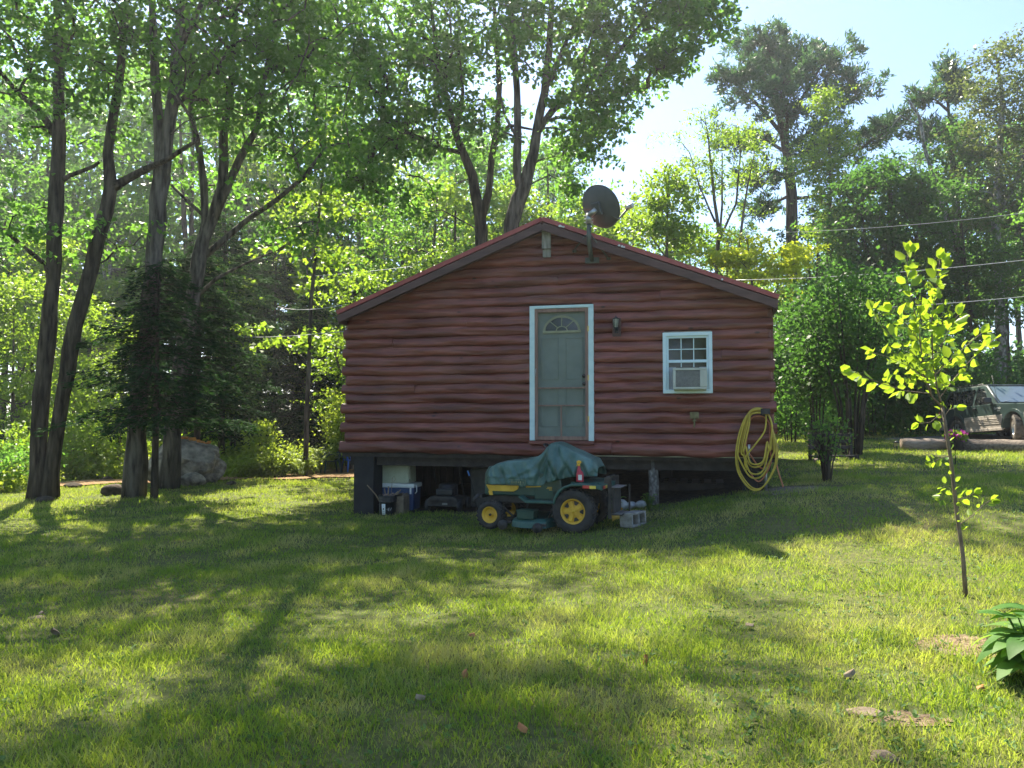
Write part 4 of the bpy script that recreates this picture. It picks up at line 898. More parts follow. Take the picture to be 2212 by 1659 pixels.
# greenhouse lofted
m = MB(); A = [(-.80, 1.06), (-.52, 1.66), (-.40, 1.70), (1.20, 1.70), (1.35, 1.66), (2.05, 1.09)]
n = len(A); yb_, yt_ = hwid - .02, hwid - .20
vs = []
for sgn in (-1, 1):
    for x, z in A: k = (z - 1.06) / .64; vs.append((x, CY + sgn * (yb_ + (yt_ - yb_) * k), z))
m.add(vs, [tuple(range(n)), tuple(range(2 * n - 1, n - 1, -1))] + [(i, i + n, i + 1 + n, i + 1) for i in range(n - 1)])
m.build('cabin_shell', CG, car, bevel=.02)
m = MB(); m.box((.42, CY, 1.705), (1.8, 1.34, .03), bev=.01); m.build('roof', CSIL, car)
m = MB()
for s in (-1, 1): m.tube([(-.42, CY + s * .62, 1.70), (-.38, CY + s * .62, 1.76), (.2, CY + s * .62, 1.77), (1.05, CY + s * .62, 1.75), (1.12, CY + s * .62, 1.70)], .016, 6); 
m.build('roof_rack', BLACK, car)
def sidepane(x0b, x1b, x0t, x1t, z0=1.11, z1=1.60):
    vs = []
    for (x, z) in ((x0b, z0), (x1b, z0), (x1t, z1), (x0t, z1)):
        k = (z - 1.06) / .64; vs.append((x, CY - (yb_ + (yt_ - yb_) * k) - .008, z))
    return vs
for (a, b, c, d) in ((-.62, -.02, -.42, .06), (.04, .20, .12, .24), (.23, .82, .27, .82), (.92, 1.62, .92, 1.22)):
    m = MB(); m.add(sidepane(a, b, c, d), [(0, 1, 2, 3)]); m.build('side_window', WG, car, solid=.004)
m = MB(); vs = []
for sgn in (-1, 1):
    vs += [(1.37, CY + sgn * (yt_ - .05), 1.645), (2.02, CY + sgn * (yb_ - .08), 1.13)]
nrm = Vector((.56, 0, .65)).normalized() * .012
m.add([Vector(v) + nrm for v in vs], [(0, 2, 3, 1)]); m.build('windscreen', WS, car, solid=.004)
m = MB(); 
for sgn in (-1, 1): m.tube([(1.33, CY + sgn * (yt_ - .0), 1.665), (2.04, CY + sgn * (yb_ - .01), 1.10)], .028, 6)
m.build('pillar', CSIL, car)
m = MB(); cl = [(.46, .30), (.46, .74), (2.22, .76), (2.24, .34)]
cp(m, cl, -hwid - .025, -hwid + .05); cp(m, cl, hwid - .05, hwid + .025)
for i in range(4): m.box((1.34, CY - hwid - .03, .50 + i * .05), (1.7, .016, .018))
cp(m, [(.46, .28), (.46, .36), (2.24, .38), (2.24, .30)], -hwid - .05, -hwid)
cp(m, [(3.14, .42), (3.14, .78), (3.50, .78), (3.56, .70), (3.56, .45)], -hwid - .02, hwid + .02)
cp(m, [(-.46, .42), (-.50, .72), (-.98, .72), (-1.0, .5), (-.9, .4)], -hwid - .02, hwid + .02); m.build('cladding', CT, car, bevel=.01)
m = MB()
for cx_ in (0, 2.69):
    for s in (-1,):
        o_ = [(cx_ + .52 * math.cos(math.pi * i / 12), .36 + .55 * math.sin(math.pi * i / 12)) for i in range(13)]; i_ = [(cx_ + .44 * math.cos(math.pi * i / 12), .36 + .46 * math.sin(math.pi * i / 12)) for i in range(13)]
        cp(m, o_ + i_[::-1], -hwid - .035, -hwid + .03)
m.build('wheel_arch', CG, car, bevel=.01)
ALY = pm('alloy', (.45, .45, .46), (.6, .6, .6), 9, .35, 0, metal=.8); TIRE2 = pm('dusty_tyre', (.06, .052, .045), (.12, .105, .09), 12, .9, .4)
def cwheel(x, y, turn):
    t = MB(); ro, h = .365, .12; M = Matrix.Translation((x, y, .365)) @ Matrix.Rotation(turn, 4, 'Z')
    t.lathe([(.21, -h * .8), (.22, -h), (.33, -h), (.355, -h * .75), (ro, -h * .5), (ro, h * .5), (.355, h * .75), (.33, h), (.22, h), (.21, h * .8)], 36, M=M, axis='y')
    for i in range(34):
        for s in (-1, 1):
            Mm = M @ Matrix.Rotation(2 * math.pi * (i + .5 * (s > 0)) / 34, 4, 'Y') @ Matrix.Translation((0, s * h * .5, ro)); t.box((0, 0, 0), (.032, h * .8, .016), M=Mm)
    t = t.build('wheel', TIRE2, car)
    r_ = MB(); sd_ = -1
    r_.lathe([(.21, -h * .9), (.19, -h * .7), (.18, -h * .3)], 30, M=M, axis='y')
    r_.lathe([(.0, -h * .75), (.06, -h * .72), (.07, -h * .4)], 16, M=M, axis='y')
    for i in range(5):
        Mm = M @ Matrix.Rotation(2 * math.pi * i / 5, 4, 'Y') @ Matrix.Translation((0, -h * .55, .12)); r_.box((0, 0, 0), (.055, .02, .15), M=Mm, bev=.005)
    r_.build('rim', ALY, t)
    d_ = MB(); d_.lathe([(0, -h * .2), (.19, -h * .2)], 24, M=M, axis='y'); d_.build('brake_disc', DUST, t)
cwheel(0, CY - .76, 0); cwheel(2.69, CY - .78, R(-24)); cwheel(0, CY + .74, 0); cwheel(2.69, CY + .74, R(-24))
ur = MB(); ur.box((1.3, CY, .42), (3.8, 1.2, .2), bev=.03); ur.build('underbody', BLACK, car)
m = MB(); m.box((2.02 - .25, CY - hwid - .14, 1.20), (.14, .24, .17), bev=.04); m.box((1.72, CY - hwid - .02, 1.14), (.08, .1, .06)); m.build('side_mirror', BLACK, car)
for x in (.36, .98): 
    m = MB(); m.box((x, CY - hwid - .012, .985), (.15, .035, .05), bev=.012); m.build('door_handle', BLACK, car)
m = MB()
for x in (.34, .87, 1.82): m.box((x + .0, CY - hwid - .001, .92), (.012, .006, .34))
m.build('door_seam', BLACK, car)
m = MB(); m.box((-.865, CY - hwid + .06, .88), (.06, .16, .26), bev=.01); m.build('tail_light', REDR, car)
m = MB(); m.box((3.40, CY - hwid + .05, .88), (.14, .12, .17), bev=.02); m.box((-.93, CY - hwid - .005, .56), (.08, .05, .06)); m.build('marker_light', pm('orange_lens', (.85, .25, .02), (.9, .32, .04), 5, .3), car)
m = MB(); m.box((3.47, CY - .45, .87), (.06, .36, .17), bev=.02); m.build('headlight', WS, car)
text_part('Laredo', .105, WHITEP, car, (2.02, CY - hwid - .003, .955), (R(90), 0, 0), shear=.3)
text_part('4x4', .07, WHITEP, car, (2.05, CY - hwid - .003, .88), (R(90), 0, 0), shear=.3)
m = MB(); m.cyl((1.95, CY - hwid + .08, 1.1), (1.75, CY - hwid + .08, 1.95), .005, n=5); m.build('antenna', BLACK, car)
m = MB(); m.tube([(2.02, CY - .65, 1.145), (1.93, CY - .2, 1.20), (1.90, CY + .1, 1.2)], .010, 5); m.build('wiper', BLACK, car)

# log border in front of the driveway
BARK1 = pm('old_log', (.10, .075, .06), (.25, .2, .16), 12, .9, .7, stretch=(.3, 2, 2))
def lay_log(px0, px1, d0, d1, r, lab, mat_, nm='border_log', zo=.0, r1=None):
    a = W(px0, 950, d0); b = W(px1, 950, d1); a.z = G(a.x, d0) + r * .7 + zo; b.z = G(b.x, d1) + r * .7 + zo
    m = MB(); pts = [a.lerp(b, i / 8) + Vector((0, .02 * math.sin(i * 2), .015 * math.sin(i * 1.7))) for i in range(9)]
    m.tube(pts, [r * (1 + .08 * math.sin(i * 2.3)) if not r1 else r + (r1 - r) * i / 8 for i in range(9)], 14); o = m.build(nm, mat_); tag(o, lab, 'log'); return o
lay_log(1948, 2052, 19.6, 19.3, .16, 'pale peeled log lying in the grass left of the dark border log', pm('pale_log', (.26, .19, .14), (.40, .31, .24), 12, .85, .5, stretch=(.3, 2, 2)), r1=.17)
lay_log(2050, 2290, 19.2, 17.6, .17, 'long dark weathered log edging the driveway before the suv', BARK1)
pf = W(2058, 955, 19.0); gz_ = G(pf.x, 19.0)
pot = thing('flower_pot', 'dark pot of magenta petunias on the log border by the suv', 'flower pot', (pf.x, 18.85, gz_), 0)
m = MB(); m.lathe([(0, 0), (.13, 0), (.17, .28), (.18, .3), (.15, .3), (0, .27)], 18); m.build('planter', DARKW, pot)
def foliage_ball(name, parent, c, rad, n, ln, wd, mat_, seed, up=.3):
    r = np.random.default_rng(seed); D = r.normal(size=(n, 3)); D /= np.linalg.norm(D, axis=1)[:, None]; P = np.array(c) + D * np.array(rad) * (r.random((n, 1)) ** .4)
    dd = D + r.normal(size=(n, 3)) * .6; dd[:, 2] += up; dd /= np.linalg.norm(dd, axis=1)[:, None]
    return leaf_obj(name, P, dd, r.normal(size=(n, 3)) + [0, 0, 1.0], ln * (.7 + .6 * r.random(n)), wd * (.7 + .6 * r.random(n)), r.random(n), mat_, parent)
SOLAR = pm('brass_yellow', (.3, .26, .12), (.4, .36, .2), 6, .4)
p = GP(1937, 974, 10, 40); so = thing('garden_light', 'small stake light standing on the lawn by the pale log', 'garden light', p, 0)
m = MB(); m.cyl((0, 0, 0), (0, 0, .14), .012, n=8); m.cyl((-.05, 0, 0), (-.04, 0, .12), .008, n=6); m.build('stake', BLACK, so)
m = MB(); m.lathe([(.04, .12), (.055, .20)], 10); m.build('lens', SOLAR, so); m = MB(); m.lathe([(0, .25), (.03, .24), (.075, .205), (.07, .20)], 12); m.build('cap', BLACK, so)
p = GP(2060, 1010, 8, 40)
hk_ = thing('shepherd_hook', 'thin black garden hook standing in the lawn before the suv', 'garden hook', (W(2064, 1000, 15).x, 15, G(W(2064, 1000, 15).x, 15)), 0)
m = MB(); m.tube([(0, 0, 0), (0, 0, 1.6), (-.03, 0, 1.74), (-.12, 0, 1.78), (-.2, 0, 1.72), (-.22, 0, 1.64), (-.17, 0, 1.60)], .008, 6); m.tube([(0, 0, .95), (-.06, 0, .80), (-.10, 0, .55)], .004, 5); m.build('rod', BLACK, hk_)
# little log planter / bench
p = GP(1768, 998, 8, 40)
bn2 = thing('garden_bench', 'small dark slatted wooden bench on the far right lawn', 'bench', p, R(6))
m = MB()
for i in range(3): m.box((.38, .22, .30 + i * .13), (1.0, .03, .07), bev=.006)
m.build('backrest', DARKW, bn2); m = MB()
for i in range(3): m.box((.38, -.02 + .1 * i, .12), (1.0, .08, .03), bev=.005)
m.build('seat', DARKW, bn2)
for x in (-.08, .84):
    m = MB(); m.box((x, .2, .3), (.06, .06, .62), bev=.006); m.box((x, -.05, .07), (.06, .06, .16), bev=.006); m.build('leg', DARKW, bn2)
m = MB(); m.box((.1, -.1, .02), (.5, .2, .12), bev=.04); m.build('bark_trough', BARK1, bn2)

# ------------------------------------------------------------------ wires
WIRE = pm('aluminium_wire', (.35, .36, .37), (.45, .46, .47), 20, .5, 0, metal=.5)
def wire(lab, a, b, sag, r=.0085, m_=WIRE):
    pts = [a.lerp(b, i / 24) - Vector((0, 0, sag * 4 * (i / 24) * (1 - i / 24))) for i in range(25)]
    m = MB(); m.tube(pts, r, 5); o = m.build('utility_wire', m_); tag(o, lab, 'wire', 'overhead wires')
wire('topmost overhead wire crossing the right hand woods', W(1690, 502, 26), W(2330, 445, 20), .12)
wire('middle overhead wire passing just above the young sapling crown', W(1590, 605, 22), W(2330, 548, 17), .12)
wire('lowest overhead wire running behind the sapling leaves', W(1675, 672, 21), W(2330, 628, 17), .1)
wire('bright wire reaching the left eave of the cabin', W(600, 662, 30), W(738, 660, 14), .1)
wire('thin wire below the left eave going into the woods', W(480, 724, 34), W(745, 716, 14.5), .1, .009)
wire('thin high wire in the woods left of the cabin', W(470, 598, 40), W(900, 574, 26), .2, .012)
# ------------------------------------------------------------------ foliage tools
def _nrm(a): return a / np.maximum(np.linalg.norm(a, axis=1), 1e-9)[:, None]
def leaf_obj(name, P, D, N, L, Wd, rnd, m, parent=None, shape='diamond', fold=.18, droop=0):
    D = _nrm(D); S = _nrm(np.cross(D, N)); U = _nrm(np.cross(S, D)); L = L[:, None]; Wd = Wd[:, None]; n = len(P)
    if shape == 'diamond':
        V = np.stack([P, P + D * L * .45 + S * Wd * .5 + U * Wd * fold, P + D * L - U * L * droop, P + D * L * .45 - S * Wd * .5 + U * Wd * fold], 1).reshape(-1, 3)
        F = np.arange(n * 4).reshape(n, 4); return quad_mesh(name, V, F, rnd, m, parent)
    V = np.stack([P, P + D * L * .25 + S * Wd * .42 + U * Wd * fold, P + D * L * .66 + S * Wd * .44 + U * Wd * fold, P + D * L - U * L * droop,
                  P + D * L * .66 - S * Wd * .44 + U * Wd * fold, P + D * L * .25 - S * Wd * .42 + U * Wd * fold], 1).reshape(-1, 3)
    b = np.arange(n)[:, None] * 6
    F = np.concatenate([b + [[0, 1, 2, 3]], b + [[0, 3, 4, 5]]]); return quad_mesh(name, V, F, np.r_[rnd, rnd], m, parent)

LF_MAPLE = leafm('maple_leaf', (.032, .088, .018), (.052, .13, .024), (.09, .18, .034), trans=(.26, .54, .06), tw=.5, spec=.22)
LF_LIME = leafm('sunny_leaf', (.06, .13, .014), (.10, .20, .02), (.17, .26, .03), trans=(.42, .62, .04), tw=.5)
LF_YEL = leafm('yellow_leaf', (.17, .26, .02), (.28, .36, .025), (.42, .44, .03), trans=(.72, .80, .04), tw=.5)
LF_DARK = leafm('dark_leaf', (.022, .058, .014), (.036, .085, .018), (.06, .12, .024), trans=(.16, .38, .05), tw=.42, spec=.15)
LF_PINE = leafm('pine_needle', (.016, .055, .020), (.028, .08, .028), (.05, .11, .04), trans=(.12, .28, .07), tw=.35, rough=.5)
LF_HEM = leafm('hemlock_needle', (.010, .030, .012), (.018, .048, .018), (.035, .075, .025), trans=(.06, .16, .03), tw=.2, spec=.03, rough=.8)
LF_BIRCH = leafm('birch_leaf', (.035, .075, .016), (.06, .105, .022), (.11, .14, .04), trans=(.25, .32, .06), tw=.38, rough=.3, spec=.6)
LF_SAP = leafm('sapling_leaf', (.05, .12, .018), (.10, .20, .025), (.19, .28, .04), trans=(.48, .66, .03), tw=.5, rough=.35)
LF_HOSTA = leafm('broad_leaf', (.06, .15, .03), (.09, .20, .04), (.14, .26, .06), trans=(.40, .62, .06), tw=.45, rough=.55, spec=.2)
LF_FERN = leafm('fern_leaf', (.08, .15, .02), (.14, .23, .03), (.22, .28, .04), trans=(.5, .62, .05), tw=.5)
BK_GREY = pm('grey_bark', (.03, .025, .021), (.17, .15, .125), 11, .95, 1.0, stretch=(1, 1, .16), bscale=20, bdist=.06, detail=8, spec=.1)
BK_DARK = pm('dark_bark', (.018, .015, .012), (.11, .09, .07), 11, .95, 1.0, stretch=(1, 1, .16), bscale=20, bdist=.06, detail=8, spec=.1)
BK_PALE = pm('pale_bark', (.10, .09, .08), (.42, .40, .36), 9, .9, .6, stretch=(1, 1, .5), lohi=(.4, .6), spec=.2)

def net(trunks, clusters, rng, minz, r_tip=.0035, kr=.010, wig=.12):
    """trunks: polylines (x,y,z,r); grow limbs to each cluster centre. returns MB tubes"""
    mb = MB(); nodes = []; 
    for tk in trunks:
        tk = np.array(tk, float); pts = [tk[0]]
        for a, b in zip(tk[:-1], tk[1:]):
            k = max(1, int(np.linalg.norm(b[:3] - a[:3]) / .45))
            for i in range(1, k + 1):
                q = a + (b - a) * i / k; q = q.copy(); q[:2] += rng.normal(size=2) * q[3] * .10; pts.append(q)
        nseg = 12 if pts[0][3] > .1 else 7
        mb.tube([q[:3] for q in pts], [q[3] * (1 + .06 * rng.normal()) for q in pts], nseg)
        nodes += [(q[0], q[1], q[2]) for q in pts if q[2] > minz]
    NT = len(nodes); pos = np.array(nodes + [(0, 0, 0)] * (len(clusters) * 3)); par = [-1] * len(pos); wgt = np.zeros(len(pos)); cnt = NT
    if NT == 0: return mb
    d0 = np.array([np.min(np.linalg.norm(pos[:NT] - c, axis=1)) for c in clusters]); paths = []
    for ci in np.argsort(d0):
        c = np.array(clusters[ci]); P = pos[:cnt]; d = np.linalg.norm(P - c, axis=1)
        cost = d + 1.1 * np.maximum(0, P[:, 2] - c[2] + .1 * d) ; j = int(np.argmin(cost)); L = d[j]
        if L < .02: continue
        ids = [j]; a = pos[j].copy(); nstep = 3 if L > .8 else 2 if L > .3 else 1
        for s in range(1, nstep + 1):
            t = s / nstep; q = a + (c - a) * t
            if s < nstep: q = q + rng.normal(size=3) * L * wig * .5 + np.array([0, 0, .10 * L * math.sin(math.pi * t)])
            if cnt >= len(pos): break
            pos[cnt] = q; par[cnt] = ids[-1]; ids.append(cnt); cnt += 1
        paths.append(ids); k = ids[-1]
        while k >= NT: wgt[k] += 1; k = par[k]
        
    for ids in paths:
        rr = [r_tip + kr * math.sqrt(max(wgt[k], .3)) for k in ids]; rr[0] = rr[1]
        rr[-1] = r_tip
        mb.tube([pos[k] for k in ids], rr, 5, cap=False)
    return mb
def ell(rng, blobs):
    out = []
    for (cx, cy, cz, rx, ry, rz, n) in blobs:
        n = int(n * (1.35 if cy > 24 or abs(cx) < .01 else .95))
        D = _nrm(rng.normal(size=(n, 3))); r = rng.random((n, 1)) ** .45; out.append(np.array([cx, cy, cz]) + D * r * np.array([rx, ry, rz]))
    P = np.concatenate(out); k = np.array([mnoise.noise(Vector(p) * .62) + .5 * mnoise.noise(Vector(p) * 1.5) for p in P]) > -.16
    return P[k] if k.sum() > 3 else P
def sprays(rng, cl, per, spread, flat, L, Wd, centre=None, out=.5, down=.25, twigs=5, nj=.6):
    n = len(cl); sz = .7 + .6 * rng.random(n)
    T = cl[:, None] + rng.normal(size=(n, twigs, 3)) * np.array([1, 1, flat]) * spread * sz[:, None, None]
    k = max(1, per // twigs)
    P = T[:, :, None] + rng.normal(size=(n, twigs, k, 3)) * np.array([1, 1, flat * 1.1]) * spread * .42
    P = P.reshape(-1, 3); D = rng.normal(size=P.shape) + (out * _nrm(P - (centre if centre is not None else P.mean(0)))); D[:, 2] -= down
    N = rng.normal(size=P.shape) * nj + np.array([0, 0, 1.0]); m = len(P)
    clr = np.repeat(rng.random(n), twigs * k)
    return P, D, N, L * (.65 + .7 * rng.random(m)), Wd * (.65 + .7 * rng.random(m)), np.clip(.55 * rng.random(m) + .45 * clr, 0, 1)
DENS = .58
def tree(name, label, trunks, blobs, per_, spread, L, Wd, leaf_m, bark_m, seed, group=None, cat='tree', flat=.45, minz=2, out=.5, down=.25, limit=None, kr=.010, twigs=5, nj=.6, crown=True):
    per = int(per_ * DENS); rng = np.random.default_rng(seed); b = Vector(trunks[0][0][:3]); t = thing(name, label, cat, b, 0, group); o = np.array(b)
    tk = [[(x - o[0], y - o[1], z - o[2], r) for x, y, z, r in q] for q in trunks]
    cl = ell(rng, blobs) - o
    net(tk, cl, rng, minz, kr=kr).build('trunk', bark_m, t)
    P, D, N, l, w_, rn = sprays(rng, cl, per, spread, flat, L, Wd, cl.mean(0), out, down, twigs, nj)
    leaf_obj('crown', P, D, N, l, w_, rn, leaf_m, t); return t
def pl(d, pts):
    """trunk polyline from (px, py, radius[, depth])"""
    return [(*W(p[0], p[1], p[3] if len(p) > 3 else d), p[2]) for p in pts]
def root(px, py, r, d):
    a = W(px, py, d); return (a.x, d, G(a.x, d) - .08, r)
def bl(px, py, d, rx, ry, rz, n): return (*W(px, py, d), rx, ry, rz, n)

# ------------------------------------------------------------------ the trees one can tell apart
d = 16.0
tree('maple_tree', 'tall twin trunk tree leaning right at the left edge of the yard',
     [[root(78, 1062, .215, d)] + pl(d, [(80, 1020, .175), (88, 900, .155), (97, 760, .155), (118, 560, .145), (124, 400, .135), (127, 290, .125), (128, 150, .10), (122, -60, .08), (118, -260, .05)]),
      [root(108, 1062, .20, d)] + pl(d, [(110, 1020, .17), (128, 900, .145), (150, 760, .155), (195, 580, .15), (228, 455, .145), (240, 405, .13), (232, 330, .10), (250, 220, .09), (268, 80, .075), (275, -120, .05)]),
      pl(d, [(240, 405, .12), (262, 395, .085), (310, 368, .07), (360, 345, .05, 15.4), (430, 300, .035, 15)]),
      pl(d, [(127, 300, .09), (85, 240, .075), (40, 200, .06), (5, 160, .04), (-60, 90, .03)]),
      pl(d, [(120, 400, .06), (150, 380, .045), (200, 360, .035), (215, 350, .03)])],
     [bl(60, 60, 16, 2.6, 2.4, 2.2, 95), bl(200, 40, 16.3, 2.3, 2.2, 1.8, 70), bl(130, 240, 16, 1.5, 1.7, .9, 20), bl(330, 120, 15.6, 1.6, 2.0, 1.6, 34), bl(60, -260, 16, 3.4, 3, 2, 70),
      bl(-90, 150, 15.5, 1.6, 2.0, 2.4, 40), bl(-60, 420, 15.2, 1.2, 1.4, 1.3, 22), bl(260, 520, 16, .7, 1.2, .4, 6), bl(90, 520, 15.6, .9, 1.2, .7, 8)],
     95, .30, .125, .10, LF_MAPLE, BK_DARK, 11, minz=4)
tree('maple_tree', 'thickest straight grey trunk forking high above the hemlock',
     [[root(289, 1062, .26, d)] + pl(d, [(292, 1000, .21), (300, 880, .185), (318, 700, .185), (333, 540, .18), (345, 430, .175), (350, 385, .17), (342, 280, .10), (334, 120, .085), (325, -80, .06)]),
      pl(d, [(350, 400, .15), (362, 300, .13), (380, 170, .12), (392, 0, .10), (398, -220, .07)]),
      pl(d, [(385, 110, .07), (430, 20, .05), (470, -80, .04)])],
     [bl(330, -40, 16, 2.6, 2.6, 1.8, 70), bl(470, 30, 15.6, 2.0, 2.2, 1.6, 55), bl(450, 230, 16.4, 1.5, 1.8, 1.2, 24), bl(300, -300, 16, 3, 3, 2, 60), bl(560, -150, 15.5, 2.4, 2.4, 1.6, 50), (-7.8, 15.0, 16.5, 1.6, 1.5, 1.3, 34)],  # last cluster is out of view, added to shade the lawn
     95, .34, .12, .10, LF_MAPLE, BK_GREY, 12, minz=5)
d = 18.0
tree('maple_tree', 'grey forked tree standing in front of the boulder with a long right limb',
     [[root(364, 1032, .27, d)] + pl(d, [(368, 985, .20), (382, 860, .18), (400, 720, .185), (424, 600, .175), (432, 560, .17), (440, 520, .15), (460, 470, .13), (480, 400, .12), (482, 300, .10), (500, 170, .08), (510, 0, .06)]),
      pl(d, [(432, 540, .12), (442, 480, .09), (440, 400, .085), (432, 330, .08), (415, 260, .07), (412, 150, .06), (405, 20, .04)]),
      pl(d, [(462, 470, .11), (490, 400, .10), (520, 340, .09), (555, 280, .08), (565, 210, .06), (580, 120, .04)]),
      pl(d, [(440, 555, .08), (475, 525, .075), (540, 470, .065), (600, 430, .055, 17.5), (655, 385, .045, 17.2), (695, 330, .03, 17)]),
      pl(d, [(425, 640, .05), (470, 600, .04), (530, 570, .03), (600, 540, .02)]),
      pl(d, [(455, 480, .05), (400, 430, .04), (370, 400, .03)])],
     [bl(480, 100, 18, 2.2, 2.2, 1.8, 52), bl(600, 130, 18, 2.4, 2.2, 2.0, 66), bl(650, 320, 17.6, 1.8, 1.8, 1.2, 34), (-4.8, 17.2, 18, 1.7, 1.6, 1.4, 70), (-4.2, 18.6, 18.5, 1.6, 1.5, 1.3, 60), (-5.6, 15.8, 17, 1.5, 1.4, 1.2, 40), (-8.6, 21, 15.5, 2.2, 1.8, 1.5, 50), (-6.2, 22.5, 16.5, 2.2, 1.8, 1.5, 50), bl(430, 330, 18.4, 1.3, 1.6, 1.1, 16), bl(560, -120, 18, 3, 3, 2, 70), bl(690, 20, 17.5, 2.2, 2.2, 1.8, 62), bl(600, 500, 17.5, 1.5, 1.4, .5, 10)],  # clusters in bare coordinates are unseen, added to shade the lawn
     95, .36, .125, .10, LF_MAPLE, BK_GREY, 13, minz=5)
# hemlocks
def conifer(name, label, base, H, rad, nlev, leaf_m, bark_m, seed, rt=.09, z0=.12, droop=.25, per=120, L=.10, Wd=.035, group=None, lean=0, spread=.5, pw=.45):
    rng = np.random.default_rng(seed); t = thing(name, label, 'tree', base, 0, group)
    mb = MB(); mb.tube([(lean * (k / 8) * H, 0, k / 8 * H) for k in range(9)], [rt * (1 - .95 * k / 8) + .006 for k in range(9)], 9); P = []; A = []
    for i in range(nlev):
        f = z0 + (1 - z0) * (i + rng.random() * .5) / nlev; z = f * H; Lb = rad * (1 - f) ** pw * (.45 + .75 * rng.random()) + .12; nb = 4 + rng.integers(0, 3)
        for b in range(nb):
            a = 2 * math.pi * (b + rng.random()) / nb; dx, dy = math.cos(a), math.sin(a); pts = []
            for s in range(6): u = s / 5; pts.append((lean * z + dx * Lb * u, dy * Lb * u, z + .10 * Lb * u - droop * Lb * u * u + .04 * rng.normal() * u))
            mb.tube(pts, [rt * .22 * (1 - u / 5.5) * (1 - .6 * f) + .004 for u in range(6)], 4, cap=False)
            n = int(per * Lb / rad) + 8; u = rng.random(n) ** .7; q = np.array(pts); idx = np.clip(u * 5, 0, 4.999); i0 = idx.astype(int); fr = (idx - i0)[:, None]
            c = q[i0] * (1 - fr) + q[i0 + 1] * fr; side = (rng.random(n) - .5) * 2 * spread * Lb * (1.05 - u) * .8 + rng.normal(size=n) * .03
            c = c + np.stack([-dy * side, dx * side, -.22 * np.abs(side) + rng.normal(size=n) * .035], 1); P.append(c)
            A.append(np.stack([dx + -dy * np.sign(side) * .9 + rng.normal(size=n) * .35, dy + dx * np.sign(side) * .9 + rng.normal(size=n) * .35, -.25 + rng.normal(size=n) * .2], 1))
    mb.build('trunk', bark_m, t); P = np.concatenate(P); A = np.concatenate(A); n = len(P)
    leaf_obj('crown', P, A, rng.normal(size=(n, 3)) * .4 + [0, 0, 1], L * (.7 + .6 * rng.random(n)), Wd * (.7 + .6 * rng.random(n)), rng.random(n), leaf_m, t); return t
def on(px, d): a = W(px, 1000, d); return Vector((a.x, d, G(a.x, d) - .05))
conifer('hemlock_tree', 'dark young hemlock around the thick grey trunk, thin stem beside it', on(335, 15.6), 4.9, 2.0, 24, LF_HEM, BK_DARK, 21, rt=.075, z0=.32, per=175, L=.13, Wd=.05)
conifer('hemlock_tree', 'dark hemlock spreading behind the huge boulder', on(478, 27.5), 9.5, 3.0, 32, LF_HEM, BK_DARK, 22, rt=.12, z0=.14, per=250, L=.16, Wd=.06)
conifer('hemlock_tree', 'dark hemlock with boughs over the boulder top', on(425, 21.2), 6.6, 2.3, 26, LF_HEM, BK_DARK, 23, rt=.1, z0=.30, per=230, L=.15, Wd=.06)
conifer('hemlock_tree', 'shadowy hemlock filling the gap left of the cabin wall', on(590, 34), 10, 3.4, 30, LF_HEM, BK_DARK, 24, rt=.12, z0=.10, per=240, L=.18, Wd=.07)
conifer('hemlock_tree', 'low dark hemlock behind the sunny bed left of the cabin', on(665, 30.5), 7.0, 2.9, 26, LF_HEM, BK_DARK, 25, rt=.1, z0=.06, per=240, L=.18, Wd=.07)
# slim maple with bright leaves left of cabin
d = 23.5
tree('young_maple', 'slim maple with bright lime leaves left of the cabin',
     [[root(660, 1010, .085, d)] + pl(d, [(662, 900, .07), (668, 760, .065), (673, 640, .06), (688, 480, .05), (700, 330, .03), (705, 200, .015)])],
     [bl(690, 735, d, 1.0, .9, .45, 11), bl(600, 720, d, .8, .9, .35, 6), bl(690, 560, d, 1.3, 1.2, .9, 16), bl(700, 420, d, 1.5, 1.3, 1.0, 22), bl(700, 290, d, 1.2, 1.2, .9, 16), bl(665, 790, 22.8, .6, .5, .25, 4)],
     70, .30, .16, .14, LF_LIME, BK_GREY, 31, minz=2, flat=.3, kr=.006)
# big maples behind the cabin
d = 23.0
tree('maple_tree', 'dark forked maple rising just left of the roof peak behind the cabin',
     [[root(1035, 1000, .34, d)] + pl(d, [(1040, 560, .20), (1040, 500, .19), (1036, 460, .18), (1020, 380, .14), (1000, 330, .13), (985, 290, .11), (962, 200, .09), (940, 90, .07), (920, -80, .04)]),
      pl(d, [(1038, 470, .15), (1056, 420, .11), (1062, 340, .10), (1072, 290, .09), (1080, 180, .075), (1070, 60, .06), (1062, -120, .04)]),
      pl(d, [(985, 300, .08), (1000, 200, .06), (990, 100, .05)]),
      pl(d, [(1000, 330, .07), (950, 320, .05), (900, 300, .04), (850, 300, .03)]),
      pl(d, [(1068, 310, .07), (1100, 270, .05), (1150, 280, .035)])],
     [bl(900, 60, d, 2.8, 2.5, 2.2, 95), bl(820, 190, d, 2.4, 2.4, 1.8, 80), bl(960, 180, d, 1.8, 2.2, 1.4, 30), bl(780, 330, 22, 1.9, 1.8, 1.2, 50), bl(900, 400, d, 1.4, 1.8, 1.2, 24), bl(1000, 60, d, 2.0, 2.4, 1.6, 50), bl(860, -170, d, 4, 3.5, 2.4, 110), bl(740, 60, d, 2.4, 2.5, 2.4, 85), bl(880, 280, d, 2.2, 2.2, 1.0, 40)],
     105, .32, .15, .12, LF_MAPLE, BK_DARK, 41, minz=6)
d = 22.0
